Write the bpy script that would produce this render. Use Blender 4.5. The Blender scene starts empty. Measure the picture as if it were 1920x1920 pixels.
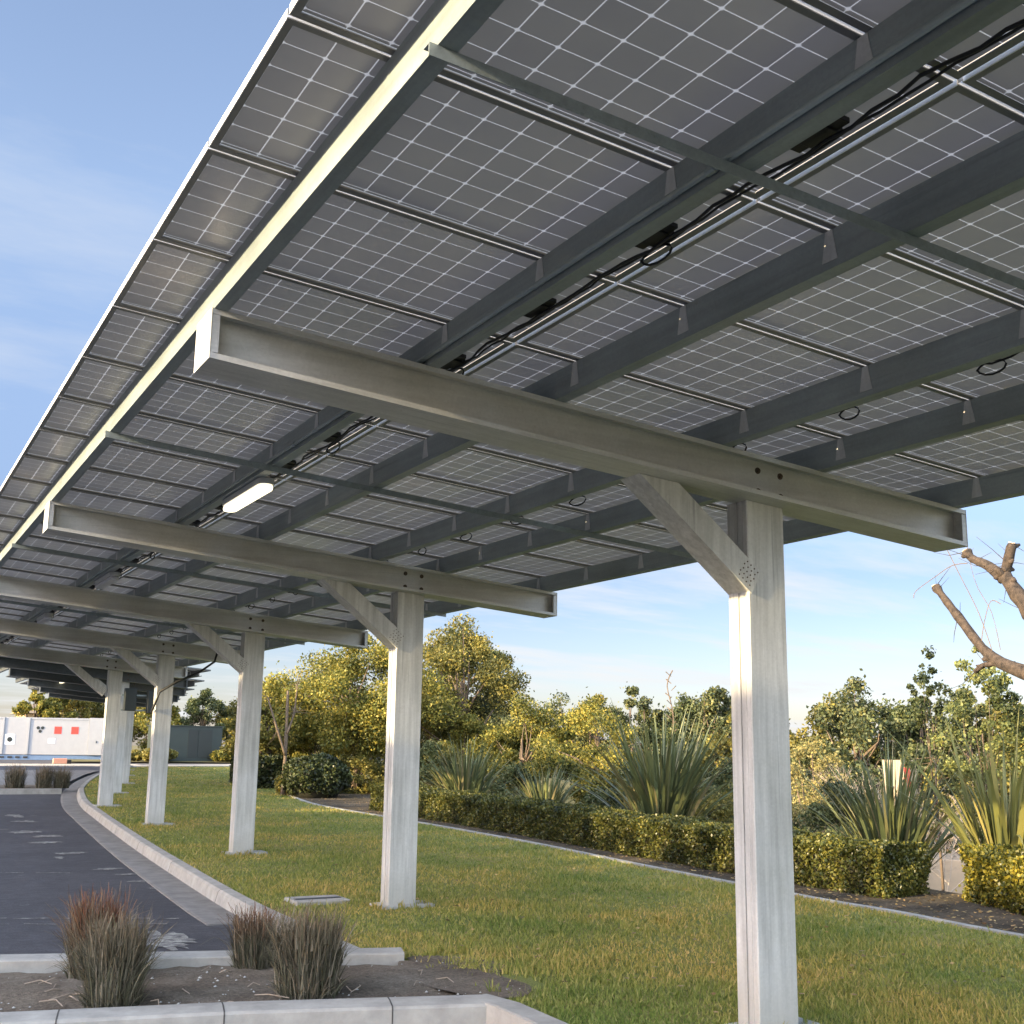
import bpy, math, random
import numpy as np
from mathutils import Vector, Matrix
R = math.radians
random.seed(7); rng = np.random.default_rng(7)
sc = bpy.context.scene
col = sc.collection
H0 = 1.7536                                   # eye height above the ground under the camera

# ------------------------------------------------------------------ camera, sky, sun, exposure
cam = bpy.data.cameras.new('camera'); cob = bpy.data.objects.new('camera', cam); col.objects.link(cob)
_F = Vector((0.47157842, 0.86016887, 0.19422489)); _R = Vector((0.87544242, -0.48311888, 0.01402537)); _U = Vector((-0.10589789, -0.16341865, 0.98085676))
m = Matrix.Identity(4)
for i in range(3):
    m[i][0] = _R[i]; m[i][1] = _U[i]; m[i][2] = -_F[i]
m[2][3] = H0
cob.matrix_world = m
cam.sensor_width = 36; cam.lens = 36 * 2202.58 / 1920
cam.clip_start = 0.05; cam.clip_end = 3000
sc.camera = cob

SUNSIDE = 6.0
SUN_EL, SUN_AZ = R(14.5), R(-93)              # azimuth from +Y towards +X: the sun stands to the left
sd = Vector((math.sin(SUN_AZ) * math.cos(SUN_EL), math.cos(SUN_AZ) * math.cos(SUN_EL), math.sin(SUN_EL)))
sun = bpy.data.lights.new('sun', 'SUN'); sun.energy = 4.2; sun.angle = R(0.5); sun.color = (1.0, 0.79, 0.46)
so = bpy.data.objects.new('sun', sun); col.objects.link(so)
so.rotation_euler = (-sd).to_track_quat('-Z', 'Y').to_euler()

w = bpy.data.worlds.new("World"); sc.world = w; w.use_nodes = True
nt = w.node_tree; N = nt.nodes; L = nt.links; N.clear()
def nd(t, **k):
    n = N.new(t)
    for a, b in k.items(): setattr(n, a, b)
    return n
sky = nd('ShaderNodeTexSky', sky_type='NISHITA', sun_disc=False, sun_elevation=SUN_EL, sun_rotation=SUN_AZ % (2 * math.pi))
sky.air_density = 1.0; sky.dust_density = 0.6; sky.ozone_density = 1.6
tc = nd('ShaderNodeTexCoord'); sep = nd('ShaderNodeSeparateXYZ'); L.new(tc.outputs['Generated'], sep.inputs[0])
mz = nd('ShaderNodeMath', operation='MAXIMUM'); L.new(sep.outputs[2], mz.inputs[0]); mz.inputs[1].default_value = 0.0
ad = nd('ShaderNodeMath', operation='ADD'); L.new(mz.outputs[0], ad.inputs[0]); ad.inputs[1].default_value = 0.10
dx = nd('ShaderNodeMath', operation='DIVIDE'); L.new(sep.outputs[0], dx.inputs[0]); L.new(ad.outputs[0], dx.inputs[1])
dy = nd('ShaderNodeMath', operation='DIVIDE'); L.new(sep.outputs[1], dy.inputs[0]); L.new(ad.outputs[0], dy.inputs[1])
cb = nd('ShaderNodeCombineXYZ'); L.new(dx.outputs[0], cb.inputs[0]); L.new(dy.outputs[0], cb.inputs[1])
mp = nd('ShaderNodeMapping'); mp.inputs['Rotation'].default_value = (0, 0, R(-28)); mp.inputs['Scale'].default_value = (0.55, 1.3, 1); L.new(cb.outputs[0], mp.inputs[0])
nz = nd('ShaderNodeTexNoise'); nz.inputs['Scale'].default_value = 1.1; nz.inputs['Detail'].default_value = 7; nz.inputs['Roughness'].default_value = 0.62; L.new(mp.outputs[0], nz.inputs[0])
cr = nd('ShaderNodeValToRGB'); cr.color_ramp.elements[0].position = 0.47; cr.color_ramp.elements[1].position = 0.66; L.new(nz.outputs[0], cr.inputs[0])
hr = nd('ShaderNodeMapRange'); hr.inputs['From Min'].default_value = 0.02; hr.inputs['From Max'].default_value = 0.30; hr.inputs['To Min'].default_value = 1.0; hr.inputs['To Max'].default_value = 0.32; L.new(sep.outputs[2], hr.inputs[0])
mm = nd('ShaderNodeMath', operation='MULTIPLY'); L.new(cr.outputs[0], mm.inputs[0]); L.new(hr.outputs[0], mm.inputs[1])
mix = nd('ShaderNodeMixRGB'); L.new(mm.outputs[0], mix.inputs[0]); L.new(sky.outputs[0], mix.inputs[1]); mix.inputs[2].default_value = (7.6, 7.4, 7.2, 1)
# low sky a little dimmer and bluer than a clear Nishita horizon; the sun side of the sky, out of view, brightened to lift the shade
hz = nd('ShaderNodeValToRGB'); hz.color_ramp.elements[0].position = 0.0; hz.color_ramp.elements[0].color = (0.62, 0.62, 0.86, 1); hz.color_ramp.elements[1].position = 0.42; hz.color_ramp.elements[1].color = (1.30, 1.12, 1.10, 1)
e_ = hz.color_ramp.elements.new(0.14); e_.color = (0.54, 0.53, 0.69, 1)
L.new(sep.outputs[2], hz.inputs[0])
mh = nd('ShaderNodeMixRGB', blend_type='MULTIPLY'); mh.inputs[0].default_value = 1; L.new(sky.outputs[0], mh.inputs[1]); L.new(hz.outputs[0], mh.inputs[2]); L.new(mh.outputs[0], mix.inputs[1])
mix.inputs[2].default_value = (3.0, 3.05, 3.1, 1)
dt = nd('ShaderNodeVectorMath', operation='DOT_PRODUCT'); L.new(tc.outputs['Generated'], dt.inputs[0]); dt.inputs[1].default_value = Vector((-0.72, -0.62, 0.30)).normalized()
gn = nd('ShaderNodeMapRange', interpolation_type='SMOOTHSTEP'); gn.inputs['From Min'].default_value = -0.25; gn.inputs['From Max'].default_value = 0.85; gn.inputs['To Min'].default_value = 1.0; gn.inputs['To Max'].default_value = SUNSIDE; L.new(dt.outputs['Value'], gn.inputs[0])
sm_ = nd('ShaderNodeVectorMath', operation='SCALE'); L.new(mix.outputs[0], sm_.inputs[0]); L.new(gn.outputs[0], sm_.inputs['Scale'])
bg = nd('ShaderNodeBackground'); bg.inputs[1].default_value = 0.085; g01 = nd('ShaderNodeMapRange', interpolation_type='SMOOTHSTEP'); g01.inputs['From Min'].default_value = -0.25; g01.inputs['From Max'].default_value = 0.5; L.new(dt.outputs['Value'], g01.inputs[0])
wt = nd('ShaderNodeMixRGB'); L.new(g01.outputs[0], wt.inputs[0]); wt.inputs[1].default_value = (1, 1, 1, 1); wt.inputs[2].default_value = (1.12, 1.0, 0.84, 1)
wm = nd('ShaderNodeMixRGB', blend_type='MULTIPLY'); wm.inputs[0].default_value = 1; L.new(sm_.outputs[0], wm.inputs[1]); L.new(wt.outputs[0], wm.inputs[2])
L.new(wm.outputs[0], bg.inputs[0])
wo = nd('ShaderNodeOutputWorld'); L.new(bg.outputs[0], wo.inputs[0])
sc.view_settings.view_transform = 'Standard'; sc.view_settings.look = 'None'
sc.view_settings.exposure = 1.85; sc.view_settings.gamma = 1

# ------------------------------------------------------------------ helpers
def props(o, label=None, cat=None, group=None, kind=None):
    if label: o['label'] = label
    if cat: o['category'] = cat
    if group: o['group'] = group
    if kind: o['kind'] = kind
    return o
def empty(name, loc=(0, 0, 0)):
    o = bpy.data.objects.new(name, None); col.objects.link(o); o.location = loc; o.empty_display_size = 0.2
    return o
def fast_mesh(name, verts, faces, k):
    """verts Nx3, faces Mxk arrays"""
    me = bpy.data.meshes.new(name); verts = np.asarray(verts, np.float32); faces = np.asarray(faces, np.int32)
    me.vertices.add(len(verts)); me.vertices.foreach_set('co', verts.ravel())
    me.loops.add(faces.size); me.loops.foreach_set('vertex_index', faces.ravel())
    me.polygons.add(len(faces)); me.polygons.foreach_set('loop_start', np.arange(0, faces.size, k, dtype=np.int32))
    me.update(calc_edges=True)
    return me
class MB:
    def __init__(s): s.v = []; s.f = []; s.mi = []; s.m = 0; s.uv = {}
    def add(s, vs, fs):
        b = len(s.v); s.v += [tuple(v) for v in vs]
        for f in fs: s.f.append([b + i for i in f]); s.mi.append(s.m)
    def box(s, x0, x1, y0, y1, z0, z1, sh=0.0):
        """box; z is sheared by -sh*x"""
        vs = [(x, y, z - sh * x) for z in (z0, z1) for (x, y) in ((x0, y0), (x1, y0), (x1, y1), (x0, y1))]
        s.add(vs, [(0, 3, 2, 1), (4, 5, 6, 7), (0, 1, 5, 4), (1, 2, 6, 5), (2, 3, 7, 6), (3, 0, 4, 7)])
    def prism(s, prof, A, B):
        """closed profile: A(p), B(p) map each 2D profile point to the two end points"""
        n = len(prof); va = [A(p) for p in prof]; vb = [B(p) for p in prof]
        s.add(va + vb, [tuple(range(n))[::-1], tuple(range(n, 2 * n))] + [(i, (i + 1) % n, n + (i + 1) % n, n + i) for i in range(n)])
    def tube(s, pts, rad, n=8, cap=True):
        pts = [Vector(p) for p in pts]
        if not hasattr(rad, '__len__'): rad = [rad] * len(pts)
        vs = []; fs = []; up = Vector((0.13, 0.21, 0.97))
        for i, p in enumerate(pts):
            t = (pts[min(i + 1, len(pts) - 1)] - pts[max(i - 1, 0)]).normalized()
            a = t.cross(up)
            if a.length < 1e-3: a = t.cross(Vector((1, 0, 0)))
            a.normalize(); b = t.cross(a)
            for k in range(n):
                q = 2 * math.pi * k / n; vs.append(p + a * math.cos(q) * rad[i] + b * math.sin(q) * rad[i])
        for i in range(len(pts) - 1):
            for k in range(n): fs.append((i * n + k, i * n + (k + 1) % n, (i + 1) * n + (k + 1) % n, (i + 1) * n + k))
        if cap: fs += [tuple(range(n))[::-1], tuple(range((len(pts) - 1) * n, len(pts) * n))]
        s.add(vs, fs)
    def cyl(s, c, ax, r, h, n=12):
        c = Vector(c); ax = Vector(ax).normalized(); s.tube([c, c + ax * h], r, n)
    def build(s, name, mats, parent=None, smooth=False, bevel=0, loc=None):
        me = bpy.data.meshes.new(name); me.from_pydata(s.v, [], s.f)
        if not isinstance(mats, (list, tuple)): mats = [mats]
        for x in mats: me.materials.append(x)
        me.polygons.foreach_set('material_index', s.mi)
        if smooth: me.polygons.foreach_set('use_smooth', [True] * len(me.polygons))
        me.update()
        o = bpy.data.objects.new(name, me); col.objects.link(o)
        if parent: o.parent = parent
        if loc: o.location = loc
        if bevel:
            b = o.modifiers.new('b', 'BEVEL'); b.width = bevel; b.segments = 2; b.limit_method = 'ANGLE'; b.angle_limit = R(40)
        return o
def link_mesh(name, me, mat, parent=None):
    if not me.materials: me.materials.append(mat)
    o = bpy.data.objects.new(name, me); col.objects.link(o)
    if parent: o.parent = parent
    return o
def copy_tree(o, parent=None):
    c = o.copy(); col.objects.link(c); c.parent = parent
    for ch in o.children: copy_tree(ch, c)
    return c

# ------------------------------------------------------------------ materials
def mat(name):
    m = bpy.data.materials.new(name); m.use_nodes = True
    t = m.node_tree; b = t.nodes['Principled BSDF']
    return m, t, b
def n_(t, ty, **k):
    n = t.nodes.new(ty)
    for a, b in k.items():
        if a in n.inputs.keys(): n.inputs[a].default_value = b
        else: setattr(n, a, b)
    return n
def ramp(t, stops, src):
    r = t.nodes.new('ShaderNodeValToRGB'); e = r.color_ramp.elements
    while len(e) < len(stops): e.new(0.5)
    for i, (p, c) in enumerate(stops): e[i].position = p; e[i].color = (*c, 1)
    t.links.new(src, r.inputs[0]); return r
def bump(t, b, src, strength, dist=0.01):
    q = n_(t, 'ShaderNodeBump', Strength=strength, Distance=dist); t.links.new(src, q.inputs['Height']); t.links.new(q.outputs[0], b.inputs['Normal'])
def simple(name, c, rough=0.6, metal=0.0, var=0.12, scale=8, bmp=0.0, spec=0.5):
    m, t, b = mat(name); co = n_(t, 'ShaderNodeTexCoord')
    z = n_(t, 'ShaderNodeTexNoise', Scale=scale, Detail=6.0, Roughness=0.65); t.links.new(co.outputs['Object'], z.inputs['Vector'])
    r = ramp(t, [(0.3, [x * (1 - var) for x in c]), (0.7, [min(1, x * (1 + var)) for x in c])], z.outputs[0])
    t.links.new(r.outputs[0], b.inputs['Base Color']); b.inputs['Roughness'].default_value = rough; b.inputs['Metallic'].default_value = metal
    b.inputs['Specular IOR Level'].default_value = spec
    if bmp: bump(t, b, z.outputs[0], bmp)
    return m
def galvanised(name, base, metal=0.55, rough=0.42, streak=0.3, axis='Z'):
    m, t, b = mat(name); co = n_(t, 'ShaderNodeTexCoord')
    mp = n_(t, 'ShaderNodeMapping'); sc_ = {'Z': (9, 9, 0.5), 'X': (0.5, 9, 9), 'Y': (9, 0.5, 9)}[axis]
    mp.inputs['Scale'].default_value = sc_; t.links.new(co.outputs['Object'], mp.inputs[0])
    z1 = n_(t, 'ShaderNodeTexNoise', Scale=2.2, Detail=6.0, Roughness=0.6); t.links.new(mp.outputs[0], z1.inputs['Vector'])
    z2 = n_(t, 'ShaderNodeTexNoise', Scale=1.3, Detail=5.0, Roughness=0.6); t.links.new(co.outputs['Object'], z2.inputs['Vector'])
    vo = n_(t, 'ShaderNodeTexVoronoi', Scale=70.0); t.links.new(co.outputs['Object'], vo.inputs['Vector'])
    r1 = ramp(t, [(0.32, [x * (1 - streak) for x in base]), (0.66, [min(1, x * (1 + streak * .45)) for x in base])], z1.outputs[0])
    r2 = ramp(t, [(0.3, (0.80, 0.80, 0.78)), (0.7, (1.08, 1.08, 1.10))], z2.outputs[0])
    mx = n_(t, 'ShaderNodeMixRGB', blend_type='MULTIPLY'); mx.inputs[0].default_value = 1; t.links.new(r1.outputs[0], mx.inputs[1]); t.links.new(r2.outputs[0], mx.inputs[2])
    r3 = ramp(t, [(0.0, (0.94, 0.94, 0.94)), (1.0, (1.05, 1.05, 1.05))], vo.outputs['Color'])
    mx2 = n_(t, 'ShaderNodeMixRGB', blend_type='MULTIPLY'); mx2.inputs[0].default_value = 1; t.links.new(mx.outputs[0], mx2.inputs[1]); t.links.new(r3.outputs[0], mx2.inputs[2])
    # thin dark runs of water stain
    mp3 = n_(t, 'ShaderNodeMapping'); mp3.inputs['Scale'].default_value = {'Z': (34, 34, 0.9), 'X': (0.9, 30, 30), 'Y': (30, 0.9, 30)}[axis]; t.links.new(co.outputs['Object'], mp3.inputs[0])
    z3 = n_(t, 'ShaderNodeTexNoise', Scale=1.0, Detail=3.0); t.links.new(mp3.outputs[0], z3.inputs['Vector'])
    r4 = ramp(t, [(0.28, (0.55, 0.57, 0.58)), (0.36, (1, 1, 1))], z3.outputs[0])
    mx3 = n_(t, 'ShaderNodeMixRGB', blend_type='MULTIPLY'); mx3.inputs[0].default_value = min(1, streak * 2.4); t.links.new(mx2.outputs[0], mx3.inputs[1]); t.links.new(r4.outputs[0], mx3.inputs[2])
    # scattered rust freckles and, on posts, soil splash over the lowest hand's breadth
    z5 = n_(t, 'ShaderNodeTexNoise', Scale=5.0, Detail=8.0, Roughness=0.75); t.links.new(co.outputs['Object'], z5.inputs['Vector'])
    r5 = ramp(t, [(0.64, (0, 0, 0)), (0.74, (0.55, 0.55, 0.55))], z5.outputs[0])
    mx4 = n_(t, 'ShaderNodeMixRGB'); t.links.new(r5.outputs[0], mx4.inputs[0]); t.links.new(mx3.outputs[0], mx4.inputs[1]); mx4.inputs[2].default_value = (0.22, 0.14, 0.085, 1)
    last = mx4
    if axis == 'Z':
        sp = n_(t, 'ShaderNodeSeparateXYZ'); t.links.new(co.outputs['Object'], sp.inputs[0])
        ma = n_(t, 'ShaderNodeMath', operation='MULTIPLY_ADD'); t.links.new(z1.outputs[0], ma.inputs[0]); ma.inputs[1].default_value = -0.55; t.links.new(sp.outputs[2], ma.inputs[2])
        ms_ = n_(t, 'ShaderNodeMapRange'); ms_.inputs['From Min'].default_value = -0.22; ms_.inputs['From Max'].default_value = 0.18; ms_.inputs['To Min'].default_value = 0.55; ms_.inputs['To Max'].default_value = 0.0; t.links.new(ma.outputs[0], ms_.inputs[0])
        mx5 = n_(t, 'ShaderNodeMixRGB'); t.links.new(ms_.outputs[0], mx5.inputs[0]); t.links.new(mx4.outputs[0], mx5.inputs[1]); mx5.inputs[2].default_value = (0.30, 0.29, 0.25, 1); last = mx5
    t.links.new(last.outputs[0], b.inputs['Base Color'])
    b.inputs['Metallic'].default_value = metal
    rr = n_(t, 'ShaderNodeMapRange'); rr.inputs['To Min'].default_value = rough - 0.08; rr.inputs['To Max'].default_value = rough + 0.12; t.links.new(z2.outputs[0], rr.inputs[0]); t.links.new(rr.outputs[0], b.inputs['Roughness'])
    bump(t, b, z1.outputs[0], 0.06)
    return m
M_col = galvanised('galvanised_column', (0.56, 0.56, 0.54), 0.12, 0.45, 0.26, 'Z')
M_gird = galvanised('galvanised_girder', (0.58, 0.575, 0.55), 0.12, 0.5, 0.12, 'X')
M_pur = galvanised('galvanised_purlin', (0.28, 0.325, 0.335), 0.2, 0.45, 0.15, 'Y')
M_lightfan = galvanised('light_fan', (0.52, 0.54, 0.55), 0.2, 0.4, 0.1, 'Z')  # pale colour for the glow falling through the module gaps
M_alu = simple('anodised_aluminium', (0.55, 0.56, 0.57), 0.35, 0.6, 0.05)
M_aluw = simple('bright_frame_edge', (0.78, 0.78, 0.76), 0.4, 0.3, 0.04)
M_gaplight = simple('gap_light_strip', (0.88, 0.88, 0.90), 0.35, 0.0, 0.04)  # bright strip in place of the sky light between modules
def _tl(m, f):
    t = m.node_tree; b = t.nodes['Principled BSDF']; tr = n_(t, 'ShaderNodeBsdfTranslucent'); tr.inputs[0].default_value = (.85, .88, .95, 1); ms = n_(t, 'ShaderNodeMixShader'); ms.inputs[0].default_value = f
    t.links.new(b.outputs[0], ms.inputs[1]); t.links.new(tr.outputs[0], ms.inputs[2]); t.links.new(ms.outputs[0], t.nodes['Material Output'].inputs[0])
_tl(M_gaplight, 0.5)
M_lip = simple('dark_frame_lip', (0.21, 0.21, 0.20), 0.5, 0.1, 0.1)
M_black = simple('black_plastic', (0.012, 0.012, 0.013), 0.5, 0, 0.2)
M_bolt = simple('rusty_bolt', (0.10, 0.075, 0.055), 0.6, 0.5, 0.4, 60)
M_conduit = galvanised('conduit_metal', (0.34, 0.40, 0.41), 0.5, 0.4, 0.1, 'Y')
M_grout = simple('concrete_grout', (0.36, 0.36, 0.33), 0.9, 0, 0.25, 14, 0.3)

def panel_material():
    m, t, b = mat('solar_cells_underside'); uv = n_(t, 'ShaderNodeTexCoord'); sp = n_(t, 'ShaderNodeSeparateXYZ'); t.links.new(uv.outputs['Object'], sp.inputs[0])
    P = 0.1583
    def line(out, off, lo, hi, wd):
        a = n_(t, 'ShaderNodeMath', operation='SUBTRACT'); t.links.new(out, a.inputs[0]); a.inputs[1].default_value = off
        q = n_(t, 'ShaderNodeMath', operation='PINGPONG'); t.links.new(a.outputs[0], q.inputs[0]); q.inputs[1].default_value = P / 2
        return a, q
    ax, qx = line(sp.outputs[0], 0.0402, 0, 0, 0); ay, qy = line(sp.outputs[1], 0.0225, 0, 0, 0)
    def lt(out, v):
        c = n_(t, 'ShaderNodeMapRange'); c.inputs['From Min'].default_value = v * 0.7; c.inputs['From Max'].default_value = v * 1.5; c.inputs['To Min'].default_value = 1; c.inputs['To Max'].default_value = 0; t.links.new(out, c.inputs[0]); return c.outputs[0]
    lx = lt(qx.outputs[0], 0.0021); ly = lt(qy.outputs[0], 0.0021)
    sm = n_(t, 'ShaderNodeMath', operation='ADD'); t.links.new(qx.outputs[0], sm.inputs[0]); t.links.new(qy.outputs[0], sm.inputs[1])
    dm = lt(sm.outputs[0], 0.0115)
    mx1 = n_(t, 'ShaderNodeMath', operation='MAXIMUM'); t.links.new(lx, mx1.inputs[0]); t.links.new(ly, mx1.inputs[1])
    mx2 = n_(t, 'ShaderNodeMath', operation='MAXIMUM'); t.links.new(mx1.outputs[0], mx2.inputs[0]); t.links.new(dm, mx2.inputs[1])
    z = n_(t, 'ShaderNodeTexNoise', Scale=1.3, Detail=3.0); t.links.new(uv.outputs['Object'], z.inputs['Vector'])
    # each cell a slightly different grey
    fx = n_(t, 'ShaderNodeMath', operation='DIVIDE'); t.links.new(ax.outputs[0], fx.inputs[0]); fx.inputs[1].default_value = P
    fy = n_(t, 'ShaderNodeMath', operation='DIVIDE'); t.links.new(ay.outputs[0], fy.inputs[0]); fy.inputs[1].default_value = P
    gx = n_(t, 'ShaderNodeMath', operation='FLOOR'); t.links.new(fx.outputs[0], gx.inputs[0]); gy = n_(t, 'ShaderNodeMath', operation='FLOOR'); t.links.new(fy.outputs[0], gy.inputs[0])
    cc = n_(t, 'ShaderNodeCombineXYZ'); t.links.new(gx.outputs[0], cc.inputs[0]); t.links.new(gy.outputs[0], cc.inputs[1])
    oi = n_(t, 'ShaderNodeObjectInfo'); t.links.new(oi.outputs['Random'], cc.inputs[2])
    wn = n_(t, 'ShaderNodeTexWhiteNoise'); t.links.new(cc.outputs[0], wn.inputs['Vector'])
    r = ramp(t, [(0.0, (0.315, 0.298, 0.275)), (1.0, (0.385, 0.365, 0.335))], wn.outputs['Value'])
    r2 = ramp(t, [(0.3, (0.84, 0.85, 0.90)), (0.7, (1.12, 1.10, 1.05))], z.outputs[0])
    q = n_(t, 'ShaderNodeMixRGB', blend_type='MULTIPLY'); q.inputs[0].default_value = 1; t.links.new(r.outputs[0], q.inputs[1]); t.links.new(r2.outputs[0], q.inputs[2])
    mx = n_(t, 'ShaderNodeMixRGB'); t.links.new(mx2.outputs[0], mx.inputs[0]); t.links.new(q.outputs[0], mx.inputs[1]); mx.inputs[2].default_value = (0.9, 0.9, 0.87, 1)
    t.links.new(mx.outputs[0], b.inputs['Base Color']); b.inputs['Roughness'].default_value = 0.28; b.inputs['Specular IOR Level'].default_value = 0.35
    tr = n_(t, 'ShaderNodeBsdfTranslucent'); tr.inputs[0].default_value = (0.80, 0.82, 0.86, 1)
    fa = n_(t, 'ShaderNodeMapRange'); fa.inputs['To Min'].default_value = 0.030; fa.inputs['To Max'].default_value = 0.17; t.links.new(mx2.outputs[0], fa.inputs[0])
    ms = n_(t, 'ShaderNodeMixShader'); t.links.new(fa.outputs[0], ms.inputs[0]); t.links.new(b.outputs[0], ms.inputs[1]); t.links.new(tr.outputs[0], ms.inputs[2])
    t.links.new(ms.outputs[0], t.nodes['Material Output'].inputs[0])
    return m
M_cells = panel_material()

def leafy(name, stops, trans=0.3, rough=0.55, scale=0.9, vary=0.58):
    """stops: list of colours chosen per leaf"""
    m, t, b = mat(name); g = n_(t, 'ShaderNodeNewGeometry')
    n = len(stops); r = ramp(t, [(i / (n - 1) if n > 1 else 0, c) for i, c in enumerate(stops)], g.outputs['Random Per Island'])
    z = n_(t, 'ShaderNodeTexNoise', Scale=scale, Detail=3.0); t.links.new(g.outputs['Position'], z.inputs['Vector'])
    r2 = ramp(t, [(0.35, (1 - vary, 1 - vary * .9, 1 - vary * .9)), (0.65, (1 + vary, 1 + vary * .85, 1 + vary * .6))], z.outputs[0])
    q = n_(t, 'ShaderNodeMixRGB', blend_type='MULTIPLY'); q.inputs[0].default_value = 1; t.links.new(r.outputs[0], q.inputs[1]); t.links.new(r2.outputs[0], q.inputs[2])
    t.links.new(q.outputs[0], b.inputs['Base Color']); b.inputs['Roughness'].default_value = rough; b.inputs['Specular IOR Level'].default_value = 0.3
    tr = n_(t, 'ShaderNodeBsdfTranslucent'); t.links.new(q.outputs[0], tr.inputs[0])
    ms = n_(t, 'ShaderNodeMixShader'); ms.inputs[0].default_value = trans; t.links.new(b.outputs[0], ms.inputs[1]); t.links.new(tr.outputs[0], ms.inputs[2])
    t.links.new(ms.outputs[0], t.nodes['Material Output'].inputs[0])
    return m
M_yel = leafy('yellow_leaves', [(0.06, 0.078, 0.02), (0.17, 0.165, 0.032), (0.34, 0.27, 0.05), (0.10, 0.12, 0.03), (0.22, 0.20, 0.045)], 0.35)
M_olive = leafy('olive_leaves', [(0.06, 0.07, 0.02), (0.13, 0.12, 0.03), (0.22, 0.18, 0.04), (0.08, 0.09, 0.025)], 0.3)
M_dark = leafy('dark_leaves', [(0.03, 0.045, 0.018), (0.06, 0.075, 0.03), (0.10, 0.11, 0.04)], 0.2)
M_pine = leafy('pine_needles', [(0.035, 0.05, 0.025), (0.075, 0.09, 0.035), (0.15, 0.14, 0.05)], 0.15)
M_sap = leafy('sapling_leaves', [(0.06, 0.08, 0.03), (0.12, 0.14, 0.05), (0.20, 0.20, 0.06)], 0.3)
M_hedge = leafy('hedge_leaves', [(0.024, 0.034, 0.010), (0.060, 0.070, 0.018), (0.13, 0.12, 0.028), (0.04, 0.05, 0.012)], 0.2, 0.35, 2.5)
M_hedgey = leafy('sunlit_hedge_leaves', [(0.04, 0.05, 0.014), (0.10, 0.10, 0.02), (0.24, 0.20, 0.03)], 0.25, 0.35, 2.5)  # hedge leaves made yellower, the sunlight put into their colour
M_bush = leafy('bush_leaves', [(0.018, 0.026, 0.010), (0.04, 0.05, 0.018), (0.07, 0.08, 0.03)], 0.12, 0.4, 2.5)
M_flax = leafy('flax_leaves', [(0.055, 0.07, 0.035), (0.09, 0.11, 0.05), (0.14, 0.15, 0.055), (0.20, 0.17, 0.09)], 0.15, 0.4, 1.2, 0.3)
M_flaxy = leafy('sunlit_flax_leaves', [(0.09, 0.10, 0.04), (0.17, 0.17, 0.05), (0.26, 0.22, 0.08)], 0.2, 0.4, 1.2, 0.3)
M_reed = leafy('dry_reed_leaves', [(0.16, 0.14, 0.05), (0.28, 0.23, 0.08), (0.10, 0.11, 0.04)], 0.2, 0.6, 1.0, 0.3)
M_clump = leafy('ornamental_grass_blades', [(0.09, 0.10, 0.05), (0.14, 0.12, 0.05), (0.17, 0.09, 0.05), (0.22, 0.18, 0.11), (0.06, 0.05, 0.035)], 0.1, 0.6, 5.0, 0.4)
M_clumpr = leafy('reddish_grass_blades', [(0.20, 0.07, 0.035), (0.12, 0.10, 0.05), (0.30, 0.12, 0.05), (0.10, 0.05, 0.035), (0.26, 0.19, 0.11)], 0.1, 0.6, 5.0, 0.4)
M_twig = simple('pale_twigs', (0.34, 0.27, 0.20), 0.8, 0, 0.3, 5)
M_bark = simple('brown_bark', (0.12, 0.085, 0.055), 0.9, 0, 0.4, 12, 0.5)
M_barkp = simple('pale_cut_bark', (0.040, 0.028, 0.019), 0.95, 0, 0.85, 14, 0.6)
M_wood = simple('cut_wood', (0.55, 0.38, 0.20), 0.8, 0, 0.2, 20)
M_conc = simple('kerb_concrete', (0.31, 0.30, 0.27), 0.85, 0, 0.22, 5, 0.25)
M_gut = simple('gutter_concrete', (0.19, 0.18, 0.165), 0.85, 0, 0.3, 4, 0.25)
M_pave = simple('beige_paving', (0.40, 0.35, 0.28), 0.9, 0, 0.2, 1.5, 0.2)
M_white = simple('white_painted_steel', (0.29, 0.295, 0.305), 0.5, 0, 0.05, 3)
M_red = simple('red_sign_paint', (0.55, 0.045, 0.03), 0.5, 0, 0.05)
M_rust = simple('orange_barrier', (0.50, 0.25, 0.17), 0.7, 0, 0.1)
M_green = simple('dark_green_enclosure', (0.018, 0.028, 0.024), 0.55, 0, 0.15, 2)
M_greend = simple('dark_green_door', (0.009, 0.014, 0.013), 0.55, 0, 0.15, 2)
M_roof = simple('brown_roof', (0.20, 0.15, 0.10), 0.9, 0, 0.15, 2)
M_beige = simple('beige_wall', (0.30, 0.235, 0.16), 0.9, 0, 0.1, 2)
M_lens = simple('lamp_lens_off', (0.55, 0.55, 0.60), 0.4, 0, 0.03)
M_lit, t_, b_ = mat('lamp_lens_lit'); b_.inputs['Base Color'].default_value = (0.9, 0.9, 0.85, 1); b_.inputs['Emission Color'].default_value = (1, 0.88, 0.60, 1); b_.inputs['Emission Strength'].default_value = 0.62

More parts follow.
